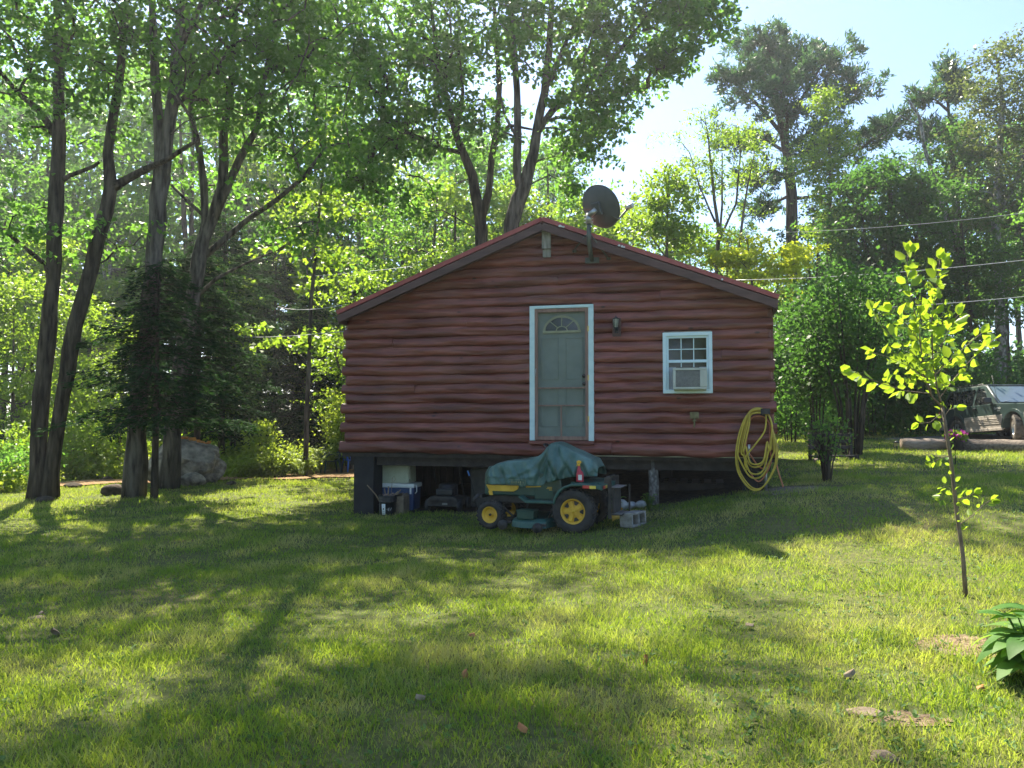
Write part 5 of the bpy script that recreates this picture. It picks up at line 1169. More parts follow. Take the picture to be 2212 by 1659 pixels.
tree('maple_tree', 'tall pale barked maple behind the roof peak with a great crown over the cabin',
     [[root(1104, 1000, .40, d)] + pl(d, [(1102, 560, .25), (1108, 480, .23), (1122, 430, .21), (1135, 400, .20), (1152, 330, .15), (1160, 280, .14), (1176, 200, .12), (1186, 110, .10), (1192, 0, .085), (1196, -160, .05)]),
      pl(d, [(1128, 410, .16), (1117, 380, .12), (1118, 300, .115), (1116, 200, .10), (1110, 90, .085), (1100, -40, .06), (1095, -160, .04)]),
      pl(d, [(1158, 290, .11), (1195, 235, .10), (1250, 195, .085), (1300, 160, .07), (1345, 100, .06), (1395, 40, .045), (1440, -30, .03)]),
      pl(d, [(1180, 190, .07), (1210, 120, .06), (1245, 40, .045), (1270, -40, .03)]),
      pl(d, [(1250, 195, .05), (1320, 200, .035), (1400, 190, .02)]),
      pl(d, [(1118, 300, .05), (1090, 250, .04), (1075, 180, .03)])],
     [bl(1130, 60, d, 1.9, 2.5, 2.2, 55), bl(1250, 60, d, 2.2, 2.6, 1.8, 70), bl(1370, 60, d, 2.0, 2.2, 1.5, 62), bl(1475, 65, d, 1.2, 1.6, .9, 34), bl(1300, 220, d, 1.5, 1.8, .85, 44), bl(1250, 310, d, 1.0, 1.4, .8, 28), bl(1200, 390, 21.2, .9, 1.2, .5, 10), bl(1440, 130, 21.6, 1.0, 1.2, .55, 26), bl(1080, -150, d, 3.2, 3.2, 2, 80), bl(1280, -150, d, 3.6, 3.2, 1.8, 95), bl(1450, -60, d, 2.0, 2.2, 1.2, 60), bl(1520, 25, d, .7, 1.0, .5, 16), bl(1070, 260, d, 1.4, 1.6, 1.4, 22), bl(1320, 150, d, 1.3, 1.6, .8, 40)],
     110, .31, .15, .12, LF_MAPLE, BK_PALE if 0 else BK_GREY, 42, minz=6)
# white pine
d = 40.0
def pine(label, trunk, boughs, seed, per=1400, rt=None, leaf=LF_PINE, L=.32, Wd=.045):
    rng = np.random.default_rng(seed); b = Vector(trunk[0][:3]); t = thing('white_pine', label, 'tree', b); mb = MB(); o = np.array(b)
    mb.tube([np.array(q[:3]) - o for q in trunk], [q[3] for q in trunk], 10); P = []; A = []
    for (pts, fat, n_t) in boughs:
        q = np.array([tuple(W(a, c, e)) for a, c, e in pts]) - o; mb.tube(q, [.10 * (1 - .8 * k / (len(q) - 1)) * (fat ** .5) for k in range(len(q))], 5, cap=False)
        for _ in range(n_t):
            u = (.25 + .8 * rng.random() ** .8) * (len(q) - 1); u = min(u, len(q) - 1.001); i = int(u); c = q[i] * (1 - u + i) + q[i + 1] * (u - i)
            off = rng.normal(size=3) * np.array([.55, .55, .20]) * fat; e = c + off + np.array([0, 0, .12 * fat]); mb.tube([c, (c + e) / 2 - [0, 0, .03], e], [.018, .014, .008], 3, cap=False)
            k = 46; D = rng.normal(size=(k, 3)) * .8 + _nrm(off[None])[0] * .5 + [0, 0, .55]; P.append(e + rng.normal(size=(k, 3)) * .13); A.append(D)
    mb.build('trunk', BK_DARK, t); P = np.concatenate(P); A = np.concatenate(A); n = len(P)
    leaf_obj('crown', P, A, rng.normal(size=(n, 3)), L * (.7 + .5 * rng.random(n)), Wd * 2 * (.7 + .5 * rng.random(n)), rng.random(n), leaf, t); return t
D_ = 40
pine('tall white pine with sweeping needle boughs above the right hand woods',
     [root(1712, 960, .42, D_)] + pl(D_, [(1712, 700, .36), (1710, 420, .28), (1700, 330, .24), (1690, 280, .2), (1672, 190, .13), (1655, 120, .07), (1648, 80, .03)]),
     [([(1690, 290, 40), (1640, 230, 39), (1600, 190, 38.5), (1585, 170, 38)], 1.4, 52), ([(1680, 220, 40), (1640, 150, 40), (1620, 100, 40)], 1.3, 48), ([(1672, 190, 40), (1665, 120, 40), (1655, 78, 40)], 1.2, 50), ([(1680, 230, 40), (1710, 150, 41), (1725, 110, 41)], 1.4, 56),
      ([(1690, 280, 40), (1740, 200, 39.5), (1770, 150, 39.5), (1790, 120, 39.5)], 1.4, 60), ([(1700, 320, 40), (1770, 270, 40), (1820, 220, 40), (1845, 165, 40)], 1.3, 54), ([(1700, 330, 40), (1650, 300, 41), (1600, 320, 41), (1575, 310, 41)], 1.2, 40), ([(1706, 380, 40), (1660, 370, 39), (1620, 400, 39)], 1.3, 34),
      ([(1706, 380, 40), (1790, 350, 40.5), (1860, 320, 40.5), (1905, 290, 40), (1935, 265, 40)], 1.3, 66), ([(1710, 430, 40), (1800, 420, 41), (1870, 410, 41), (1920, 380, 41)], 1.0, 40), ([(1700, 300, 40), (1700, 250, 38), (1690, 180, 37)], 1.6, 60), ([(1700, 340, 40), (1745, 330, 38), (1770, 300, 37)], 1.4, 40), ([(1710, 420, 40), (1670, 440, 40), (1640, 470, 40)], 1.1, 26)],
     51)
# second, thin conifer on the right + drooping bough
D_ = 38
pine('narrow pale green pine left of the tall silvery birch',
     [root(2075, 960, .22, D_)] + pl(D_, [(2070, 620, .19), (2062, 420, .14), (2055, 300, .10), (2045, 200, .05), (2040, 150, .02)]),
     [([(2055, 300, 38), (2020, 280, 38), (2000, 285, 37)], .9, 24), ([(2050, 240, 38), (2020, 215, 38), (1995, 215, 38)], .8, 20), ([(2045, 200, 38), (2060, 175, 38), (2070, 165, 38)], .6, 16), ([(2045, 180, 38), (2042, 145, 38)], .5, 18), ([(2060, 350, 38), (2100, 330, 38), (2120, 340, 38)], .9, 24), ([(2062, 420, 38), (2030, 400, 37), (2000, 420, 37)], .9, 22), ([(2050, 220, 38), (2080, 205, 38)], .8, 20), ([(2055, 300, 38), (2085, 280, 39)], .9, 24), ([(2065, 500, 38), (2030, 500, 37)], .9, 18)],
     52)
# leaning bare birch pole
tree('leaning_birch', 'thin leaning birch with a bare broken top in the right hand woods',
     [[root(2085, 900, .14, 36)] + pl(36, [(2062, 560, .12), (2045, 470, .11), (2025, 410, .10), (2000, 330, .085), (1985, 250, .07), (1962, 215, .05)]),
      pl(36, [(2062, 560, .08), (2065, 480, .07), (2066, 430, .05)]), pl(36, [(1985, 260, .03), (2000, 235, .02)]), pl(36, [(1985, 270, .03), (1945, 250, .025), (1905, 300, .015)])],
     [bl(2020, 330, 36, .5, .5, .4, 5), bl(2060, 520, 36, .8, .8, .8, 8), bl(1940, 290, 36, .9, .6, .35, 7)], 40, .3, .14, .10, LF_DARK, BK_PALE, 53, minz=6)
D_ = 33
tree('birch_tree', 'tall silvery leaved birch at the right edge of the photograph',
     [[root(2165, 930, .24, D_)] + pl(D_, [(2160, 650, .20), (2150, 480, .17), (2160, 330, .13), (2165, 200, .09), (2150, 110, .04)]), pl(D_, [(2150, 480, .12), (2200, 380, .09), (2230, 260, .06)])],
     [bl(2150, 170, D_, 1.5, 1.6, 1.6, 62), bl(2190, 130, D_, 1.3, 1.5, .9, 40), bl(2170, 300, D_, 2.2, 2.0, 1.7, 80), bl(2120, 380, D_, 1.4, 1.5, 1.3, 36), bl(2220, 250, D_, 1.6, 2, 2, 60), bl(2180, 450, D_, 2.0, 2.0, 1.6, 60), bl(2290, 300, D_, 2, 2, 3, 60), bl(2200, 600, D_, 1.8, 1.8, 1.6, 40)],
     85, .36, .13, .10, LF_BIRCH, BK_PALE, 54, minz=5)
D_ = 34
tree('ash_tree', 'narrow bright green tree pointing up in front of the white pine',
     [[root(1795, 980, .10, D_)] + pl(D_, [(1785, 700, .085), (1788, 560, .075), (1795, 420, .06), (1790, 300, .04), (1775, 200, .015)]), pl(D_, [(1786, 640, .05), (1770, 560, .03), (1755, 470, .02)]), pl(D_, [(1790, 560, .045), (1830, 470, .03)])],
     [bl(1780, 225, D_, .55, .6, .75, 16), bl(1790, 290, D_, .9, .9, .9, 28), bl(1770, 360, D_, 1.2, 1.0, .9, 30), bl(1800, 400, D_, 1.5, 1.2, 1.0, 38), bl(1780, 500, D_, 1.6, 1.3, 1.2, 44), bl(1850, 330, D_, .8, .8, .4, 10), bl(1830, 460, D_, .9, .9, .8, 18)],
     80, .28, .14, .09, LF_LIME, BK_GREY, 55, minz=3, kr=.007)
D_ = 27
tree('locust_tree', 'airy light green many stemmed tree above the right roof slope',
     [[root(1545, 1000, .09, D_)] + pl(D_, [(1545, 640, .075), (1552, 500, .065), (1540, 400, .05), (1530, 300, .03), (1520, 240, .012)]), pl(D_, [(1552, 520, .05), (1590, 440, .04), (1600, 330, .025), (1590, 270, .012)]),
      pl(D_, [(1550, 560, .05), (1560, 440, .04), (1560, 330, .02)]), [root(1590, 1000, .06, D_)] + pl(D_, [(1592, 600, .05), (1600, 500, .045), (1615, 400, .03), (1630, 330, .015)]), pl(D_, [(1545, 480, .04), (1510, 400, .03), (1490, 330, .015)])],
     [bl(1520, 280, D_, .8, .8, .5, 14), bl(1580, 300, D_, 1.0, .9, .6, 18), bl(1500, 350, D_, .9, .9, .5, 13), bl(1540, 400, D_, 1.2, 1.0, .6, 18), bl(1620, 370, D_, 1.0, 1.0, .6, 15), bl(1470, 290, D_, .4, .5, .25, 4), bl(1600, 440, D_, 1.0, 1.0, .4, 9), bl(1490, 420, D_, .7, .8, .4, 7)],
     72, .26, .15, .055, LF_LIME, BK_GREY, 56, minz=3, kr=.006, flat=.5)
D_ = 25
tree('yellow_maple', 'low maple with yellow green leaves beside the right roof slope',
     [[root(1640, 1000, .07, D_)] + pl(D_, [(1640, 760, .06), (1632, 660, .05), (1620, 590, .035), (1615, 520, .015)]), pl(D_, [(1635, 700, .04), (1680, 620, .03), (1690, 540, .012)]), pl(D_, [(1632, 680, .04), (1580, 620, .025), (1540, 570, .012)])],
     [bl(1600, 560, D_, 1.0, .9, .30, 20), bl(1650, 530, D_, 1.0, 1.0, .30, 20), bl(1560, 545, D_, .7, .8, .25, 11), bl(1680, 580, D_, 1.1, 1.0, .35, 20), bl(1640, 600, D_, 1.2, 1.0, .3, 16), bl(1720, 540, D_, .7, .8, .3, 10), bl(1620, 505, D_, .8, .8, .25, 11), bl(1690, 640, D_, 1.0, .9, .3, 12)],
     90, .27, .13, .11, LF_YEL, BK_GREY, 57, minz=2, flat=.18, kr=.005)
D_ = 31
tree('maple_tree', 'broad dark green maple below the pine boughs in the right hand woods',
     [[root(1935, 960, .18, D_)] + pl(D_, [(1935, 700, .16), (1930, 560, .13), (1925, 450, .09), (1920, 370, .04)]), pl(D_, [(1935, 640, .10), (1870, 540, .07), (1860, 440, .04)]), pl(D_, [(1935, 620, .10), (1985, 500, .06), (1990, 420, .03)])],
     [bl(1900, 400, D_, 1.8, 1.8, 1.0, 60), bl(1960, 430, D_, 1.6, 1.7, 1.0, 50), bl(1870, 480, D_, 1.8, 1.8, 1.2, 60), bl(1960, 540, D_, 2.0, 1.8, 1.3, 70), bl(1860, 590, D_, 1.7, 1.6, 1.2, 46), bl(2020, 620, D_, 2, 2, 1.2, 44)],
     90, .34, .15, .12, LF_DARK, BK_DARK, 58, minz=3)
D_ = 26
tree('young_maple', 'lime green sapling leaves just right of the satellite dish',
     [[root(1440, 1000, .07, D_)] + pl(D_, [(1440, 620, .06), (1440, 520, .05), (1442, 430, .03), (1445, 360, .012)]), pl(D_, [(1440, 560, .03), (1400, 500, .02), (1380, 470, .01)])],
     [bl(1445, 400, D_, .9, .9, .8, 20), bl(1430, 470, D_, 1.2, 1.0, .9, 28), bl(1400, 520, D_, 1.2, 1.0, .7, 20), bl(1480, 520, D_, 1.0, 1.0, .7, 16)],
     85, .28, .14, .11, LF_LIME, BK_GREY, 59, minz=2, kr=.006)

# ------------------------------------------------------------------ the woods behind: archetypes, then copies
def arche(kind, seed, H=13, Rr=3.0, leaf_m=LF_MAPLE, bark=BK_DARK, L=.2, Wd=.16, per=80, ncl=150, z0=.35, rt=.17, flat=.4, spread=.42):
    rng = np.random.default_rng(seed); th_ = .5 * rng.normal(size=2)
    tk = [[(th_[0] * (k / 6) ** 1.5, th_[1] * (k / 6) ** 1.5, H * .95 * k / 6, rt * (1 - .85 * k / 6)) for k in range(7)]]
    a = rng.random() * 6; zf = H * (.35 + .1 * rng.random())
    tk.append([(th_[0] * .2, 0, zf, rt * .6), (math.cos(a) * .8, math.sin(a) * .8, zf + H * .15, rt * .45), (math.cos(a) * 1.5, math.sin(a) * 1.5, zf + H * .38, rt * .2)])
    blobs = []; nb = 9
    for i in range(nb):
        f = z0 + (1 - z0) * (i + .5) / nb; r = Rr * math.sin(math.pi * min(.97, .12 + .82 * (f - z0) / (1 - z0))) ** .6; a = rng.random() * 6.3; k = r * .45
        blobs.append((math.cos(a) * k, math.sin(a) * k, f * H, r * .72, r * .72, H * .07, ncl // nb))
    return tree(kind, 'x', tk, blobs, per, spread, L, Wd, leaf_m, bark, seed, minz=H * .2, flat=flat)
protos = {
 'a': arche('woodland_tree', 71, 14, 3.2, LF_MAPLE, BK_DARK),
 'b': arche('woodland_tree', 72, 12, 2.8, LF_LIME, BK_GREY, z0=.22),
 'c': arche('woodland_tree', 73, 15, 2.7, LF_DARK, BK_DARK, z0=.3),
 'd': arche('woodland_tree', 74, 9, 2.3, LF_LIME, BK_GREY, z0=.15, rt=.10, L=.17, Wd=.13, ncl=130),
 'e': arche('woodland_tree', 75, 13, 2.6, LF_MAPLE, BK_PALE, z0=.4, rt=.13),
 'h': conifer('woodland_hemlock', 'x', Vector((0, 0, 0)), 11, 2.8, 30, LF_HEM, BK_DARK, 76, pw=.7, rt=.14, z0=.08, per=170, L=.24, Wd=.11, spread=.6),
}
used = set()
LBL = {'a': 'mid green leafy tree', 'b': 'sunny lime green tree', 'c': 'dark green close leaved tree', 'd': 'small bright understorey tree', 'e': 'pale trunked leafy tree', 'h': 'dark drooping hemlock'}
def plant(kind, x, y, s, rz, zone, sink=0.1):
    p0 = protos[kind]
    if kind in used:
        r = p0.copy(); C.objects.link(r)
        for ch in kids(p0): c = ch.copy(); C.objects.link(c); c.parent = r
    else: r = p0; used.add(kind)
    r.location = (x, y, G(x, y) - sink); r.rotation_euler = (0, 0, rz); r.scale = (s, s, s)
    r['label'] = f'{LBL[kind]} {zone}'; r['category'] = 'tree'; r['group'] = f'{LBL[kind]}s {zone}'; return r
rg = random.Random(77)
Z_L, Z_M, Z_R = 'in the woods beyond the left trunks', 'in the woods behind the cabin roof', 'in the woods right of the cabin'
def zone(px): return Z_L if px < 740 else Z_M if px < 1500 else Z_R
rows = [  # depth, px list, kinds, scale
 (27, [(-120, 'b', .8), (30, 'd', .8), (150, 'd', .75), (235, 'd', .65), (745, 'b', .62)]),
 (31, [(-60, 'a', .9), (90, 'b', .85), (470, 'b', .75), (820, 'e', .85), (880, 'd', .95), (1000, 'b', .72), (1130, 'd', .85), (1230, 'b', .78), (1330, 'd', .95), (2010, 'c', .62), (2130, 'c', .66), (2260, 'a', .7)]),
 (36, [(-160, 'c', 1), (20, 'a', 1.0), (170, 'b', .95), (330, 'h', .8), (520, 'c', .8), (690, 'b', 1.0), (780, 'h', .95), (900, 'b', 1.1), (960, 'a', 1.0), (1040, 'd', 1.35), (1090, 'b', 1.1), (1160, 'd', 1.35), (1200, 'a', .95), (1260, 'b', 1.02), (1320, 'd', 1.25), (1365, 'b', .92), (1420, 'd', 1.1), (1560, 'a', .66), (1640, 'd', .85), (1760, 'c', .7), (1900, 'a', .75), (2000, 'd', 1.0), (2110, 'c', .85), (2240, 'c', .95), (2380, 'a', 1)]),
 (43, [(-60, 'c', 1.5), (100, 'a', 1.35), (260, 'e', 1.3), (400, 'a', 1.35), (560, 'b', 1.4), (650, 'e', 1.4), (740, 'c', 1.05), (860, 'b', 1.15), (1010, 'c', 1.0), (1140, 'a', .95), (1260, 'c', .85), (1370, 'h', .95), (1500, 'c', .72), (1600, 'b', .72), (1790, 'a', .8), (1880, 'c', .85), (2050, 'a', 1.0), (2180, 'a', 1.05), (2320, 'c', 1.2), (2450, 'b', 1.2)]),
 (52, [(-200, 'a', 1.3), (30, 'c', 1.5), (170, 'b', 1.4), (230, 'h', 1.3), (330, 'a', 1.5), (480, 'c', 1.5), (640, 'a', 1.6), (820, 'c', 1.25), (980, 'a', 1.2), (1110, 'h', 1.2), (1240, 'b', 1.0), (1330, 'c', .9), (1450, 'a', .8), (1570, 'c', .8), (1690, 'a', .8), (1830, 'c', .95), (1960, 'h', 1.15), (2090, 'c', 1.15), (2230, 'a', 1.25), (2400, 'c', 1.3)]),
 (58, [(-120, 'c', 1.6), (60, 'a', 1.7), (180, 'c', 1.6), (290, 'c', 1.7), (430, 'a', 1.6), (530, 'c', 1.6), (700, 'c', 1.6), (890, 'a', 1.45), (1040, 'c', 1.4), (1170, 'a', 1.2), (1300, 'c', 1.0)]),
 (64, [(-300, 'c', 1.5), (-80, 'a', 1.4), (130, 'c', 1.1), (350, 'a', 1.1), (560, 'h', 1.5), (760, 'c', 1.4), (950, 'b', 1.4), (1180, 'c', 1.2), (1400, 'a', 1.0), (1600, 'c', .95), (1800, 'a', 1.1), (2000, 'c', 1.4), (2200, 'a', 1.5), (2450, 'c', 1.6)]),
]
for dd, lst in rows:
    for px, k, s in lst:
        if dd >= 43 and px < 1250: s *= 1.18
        y = dd + rg.uniform(-1.6, 1.6); x = W(px, 900, y).x + rg.uniform(-.4, .4); plant(k, x, y, s * rg.uniform(.94, 1.06), rg.uniform(0, 6.3), zone(px))
# trees standing beside and behind the photographer's left, they shade the front lawn
for (x, y, k, s) in ((-13.5, 9.5, 'a', .85), (-17, 14, 'c', 1.0), (-8.6, 4.0, 'b', .75), (-20, 22, 'a', 1.1), (-24, 30, 'c', 1.2), (24, 30, 'a', 1.0), (22, 12, 'b', .8), (-9.5, -1.5, 'a', .8), (-15.5, 3.5, 'a', 1.0)):
    plant(k, x, y, s, rg.uniform(0, 6), 'along the left side of the lawn' if x < 0 else 'beyond the driveway on the right')

for (x, y, k, s) in ((-14, -16, 'a', 1.0), (-5, -20, 'b', 1.1), (4, -17, 'c', .95), (12, -21, 'a', 1.1), (19, -12, 'b', .9)):
    plant(k, x, y, s, rg.uniform(0, 6), 'behind the photographer, mirrored in the window')
_gr = {}
for o in C.objects:
    if o.parent is None and o.name.startswith('woodland_'): _gr.setdefault(o['group'], []).append(o)
ORD = 'first second third fourth fifth sixth seventh eighth ninth tenth eleventh twelfth thirteenth fourteenth fifteenth sixteenth seventeenth eighteenth nineteenth twentieth'.split()
for g_, L_ in _gr.items():
    L_.sort(key=lambda o: o.location.x / max(1, abs(o.location.y)))
    if len(L_) > 1:
        for i, o in enumerate(L_): o['label'] = o['label'] + f', {ORD[min(i, 19)]} from the left'

# ------------------------------------------------------------------ undergrowth, shrubs, ferns
def stuff_leaves(name, n, fn, L, Wd, m, seed, label):
    rng = np.random.default_rng(seed); P = fn(rng, n); k = len(P)
    D = rng.normal(size=(k, 3)) + [0, 0, .1]; N = rng.normal(size=(k, 3)) * .6 + [0, 0, 1]
    o = leaf_obj(name, P, D, N, L * (.6 + .8 * rng.random(k)), Wd * (.6 + .8 * rng.random(k)), rng.random(k), m); o['kind'] = 'stuff'; o['label'] = label; return o
def band(x0, x1, ylo, yhi, hmax, clump=2.2, hmin=0):
    def f(rng, n):
        nc = max(8, int(n / 260)); cx = rng.uniform(x0, x1, nc); t = rng.random(nc); cy = ylo(cx) + (yhi(cx) - ylo(cx)) * t; ch = hmin + (hmax - hmin) * rng.random(nc) ** 1.3
        i = rng.integers(0, nc, n); D = _nrm(rng.normal(size=(n, 3))) * (rng.random((n, 1)) ** .5)
        r = clump * (.45 + .3 * rng.random(nc))[i]
        x = cx[i] + D[:, 0] * r; y = cy[i] + D[:, 1] * r; z = Gn(x, y) + np.abs(D[:, 2] * .5 + .5) * ch[i] * (1 - .3 * np.hypot(D[:, 0], D[:, 1]))
        return np.stack([x, y, z], 1)
    return f
stuff_leaves('undergrowth', 60000, band(-60, 60, lambda x: 50 + 0 * x, lambda x: 62 + 0 * x, 7, 4), .42, .32, LF_DARK, 81, 'dark dense undergrowth deep in the woods')
stuff_leaves('undergrowth', 42000, band(-34, -3, lambda x: 29 + 0 * x, lambda x: 42 + 0 * x, 2.6, 2.6), .20, .16, LF_LIME, 82, 'sunlit green undergrowth in the woods left of the cabin')
stuff_leaves('undergrowth', 26000, band(-3, 9, lambda x: 29 + 0 * x, lambda x: 38 + 0 * x, 3, 2.4), .2, .16, LF_MAPLE, 83, 'mid green undergrowth behind the cabin')
stuff_leaves('undergrowth', 60000, band(7, 36, lambda x: 27.2 + .05 * x, lambda x: 36 + 0 * x, 3.6, 2.4), .19, .15, LF_DARK, 84, 'dark undergrowth along the right wood edge')
stuff_leaves('undergrowth', 16000, band(-17, -8, lambda x: 24 + 0 * x, lambda x: 28 + 0 * x, 1.6, 1.5), .12, .09, LF_FERN, 85, 'bright weeds in the sun between the left trunks')
stuff_leaves('undergrowth', 9000, band(-16, -11.6, lambda x: 17.0 + 0 * x, lambda x: 21 + 0 * x, 1.1, 1.0), .10, .07, LF_FERN, 86, 'bright weeds at the left edge of the lawn')


def shrub(name, label, p, rad, h, n, L, Wd, m, seed, stems=7, rs=.018, cat='shrub', group=None, z0=.35, shape='diamond', bark=BK_DARK):
    rng = np.random.default_rng(seed); t = thing(name, label, cat, p, 0, group); mb = MB(); tips = []
    for i in range(stems):
        a = 2 * math.pi * (i + rng.random() * .6) / stems; r = rad * (.3 + .6 * rng.random()); q = [(math.cos(a) * r * .18, math.sin(a) * r * .18, 0), (math.cos(a) * r * .3, math.sin(a) * r * .3, h * .3), (math.cos(a) * r * .65, math.sin(a) * r * .65, h * .65), (math.cos(a) * r, math.sin(a) * r, h * (.8 + .2 * rng.random()))]
        mb.tube(q, [rs, rs * .85, rs * .6, rs * .25], 6); tips += [np.array(q[2]), np.array(q[3]), (np.array(q[1]) + q[2]) / 2]
    mb.build('stem', bark, t)
    T = np.array(tips); nc = 26; c = _nrm(rng.normal(size=(nc, 3))) * np.array([rad, rad, h * (1 - z0) * .5]) * (rng.random((nc, 1)) ** .45) + [0, 0, h * (1 + z0) * .5]; c = np.r_[c, T[T[:, 2] > h * z0]]
    i = rng.integers(0, len(c), n); P = c[i] + rng.normal(size=(n, 3)) * np.array([.28, .28, .18]) * rad; P[:, 2] = np.maximum(P[:, 2], .03)
    D = rng.normal(size=(n, 3)) + _nrm(P - [0, 0, h * .5]) * .8; N = rng.normal(size=(n, 3)) * .6 + [0, 0, 1]
    leaf_obj('foliage', P, D, N, L * (.6 + .8 * rng.random(n)), Wd * (.6 + .8 * rng.random(n)), np.clip(rng.random(len(c))[i] * .5 + .5 * rng.random(n), 0, 1), m, t, shape=shape); return t
# big lilac clump on the right lawn
q = on(1842, 17.8)
lil = shrub('lilac_bush', 'tall many stemmed lilac on the right lawn behind the small shrub', q, 1.3, 4.2, 6500, .105, .08, LF_DARK, 91, stems=11, rs=.032, z0=.40, cat='bush')
shrub('lilac_bush', 'leafy arching bush joining the lilac on its left', on(1765, 19.2), 1.1, 3.9, 5200, .11, .085, LF_DARK, 92, stems=7, rs=.02, z0=.25, cat='bush')
shrub('wood_edge_bush', 'tall green bush close against the right cabin corner', on(1712, 23.5), 1.2, 4.0, 5500, .12, .09, LF_MAPLE, 93, stems=6, z0=.05, cat='bush')
shrub('wood_edge_bush', 'dark leafy bush behind the small slatted bench', on(1760, 26.5), 1.9, 4.8, 10000, .14, .10, LF_DARK, 94, stems=6, z0=.03, cat='bush')
shrub('wood_edge_bush', 'dark bush behind the lilac where the lawn meets the woods', on(1890, 27), 2.2, 4.2, 10000, .14, .10, LF_DARK, 95, stems=6, z0=.03, cat='bush')
shrub('wood_edge_bush', 'shadowy bush to the left of the suv', on(1990, 27.5), 2.0, 3.2, 9000, .14, .10, LF_DARK, 96, stems=6, z0=.03, cat='bush')
p = GP(1786, 1040, 8, 30); sh = shrub('small_shrub', 'small shrub of bundled upright stems on the right lawn', p, .36, 1.0, 420, .07, .045, LF_MAPLE, 97, stems=20, rs=.016, z0=.45)
# bright plants at the left wood edge
shrub('flowering_weed', 'tall weed with yellow green flower heads right of the boulder', on(568, 24.2), .5, 1.75, 900, .11, .08, LF_FERN, 101, stems=6, rs=.012, cat='plant')
shrub('wood_edge_bush', 'bright bush pressed against the left cabin wall behind the chairs', on(742, 25.6), .75, 2.6, 2600, .10, .075, LF_FERN, 102, stems=6, rs=.014, cat='bush', z0=.05)
shrub('wood_edge_bush', 'bushy bright weeds between the boulder and the ferns', on(530, 23.6), .7, .55, 1300, .10, .06, LF_FERN, 103, stems=5, rs=.01, cat='bush', z0=.02)
shrub('wood_edge_bush', 'round bright bush in the middle of the stony bed', on(598, 23.6), .9, .95, 2400, .10, .05, LF_FERN, 104, stems=6, rs=.01, cat='bush', z0=.02)
shrub('wood_edge_bush', 'low glossy bush at the far left lawn edge', on(8, 18.5), .9, 1.0, 2200, .09, .07, LF_MAPLE, 105, stems=6, rs=.012, cat='bush', z0=.02)
shrub('wood_edge_bush', 'sunny spreading bush seen between the left trunks', on(205, 25.5), 1.6, 2.0, 5200, .11, .08, LF_LIME, 106, stems=6, rs=.014, cat='bush', z0=.02)
shrub('wood_edge_bush', 'upright bright weeds left of the twin trunks', on(40, 20.5), .45, 1.7, 700, .13, .06, LF_LIME, 107, stems=5, rs=.01, cat='bush', z0=.2)
def fern(label, p, n, Lf, m, seed, h=.6, arch_=.5, wd=.13, group=None):
    rng = np.random.default_rng(seed); t = thing('fern', label, 'fern', p, 0, group); P = []; D = []; N = []; S = []; mb = MB()
    for i in range(n):
        a = 2 * math.pi * i / n + rng.random() * .5; L = Lf * (.75 + .4 * rng.random()); dx, dy = math.cos(a), math.sin(a); pts = []
        for s in range(8): u = s / 7; pts.append(np.array([dx * L * u * .8, dy * L * u * .8, h * math.sin(min(1.0, u * 1.05) * math.pi * .62) * (.8 + .2 * (i % 3))]))
        mb.tube(pts, [.005] * 8, 3, cap=False)
        for s in range(26):
            u = .16 + .84 * s / 26; k = min(6, int(u * 7)); c = pts[k] + (pts[k + 1] - pts[k]) * (u * 7 - k)
            for sg in (-1, 1): P.append(c); D.append([-dy * sg + dx * .25, dx * sg + dy * .25, -.1]); N.append([.1 * rng.normal(), .1 * rng.normal(), 1]); S.append(Lf * .30 * math.sin(math.pi * min(1, .15 + .85 * (1 - u)) * .62) * (.9 + .2 * rng.random()))
    mb.build('stem', m, t); S = np.array(S); leaf_obj('frond', np.array(P), np.array(D), np.array(N), S, S * .24, rng.random(len(P)), m, t)
    return t
for i, (px, dd, Lf, lab) in enumerate(((560, 23.4, .7, 'bright fern at the foot of the flowering weed'), (632, 24.0, .95, 'large sunlit fern left of the thin trunk'), (690, 25.4, 1.0, 'tall sunlit fern right of the thin trunk'), (615, 24.6, .8, 'bright fern behind the round bush'), (650, 23.2, .6, 'small fern at the base of the thin trunk'), (715, 26.2, .95, 'bright fern behind the green plastic chair'))):
    fern(lab, on(px, dd), 12, Lf, LF_FERN, 110 + i, h=.62 * Lf + .15)
for i, (px, dd, Lf, lab) in enumerate(((1305, 11.9, .28, 'small shaded fern beside the pale support post'), (1322, 11.7, .24, 'fern leaning toward the white stone under the cabin'), (1290, 11.7, .20, 'tiny fern tuft left of the pale support post'), (1402, 11.4, .16, 'little leafy tuft right of the pale stones'))):
    x = W(px, 1050, dd).x; fern(lab, Vector((x, dd, G(x, dd))), 9, Lf, LF_HOSTA, 120 + i, h=.22)

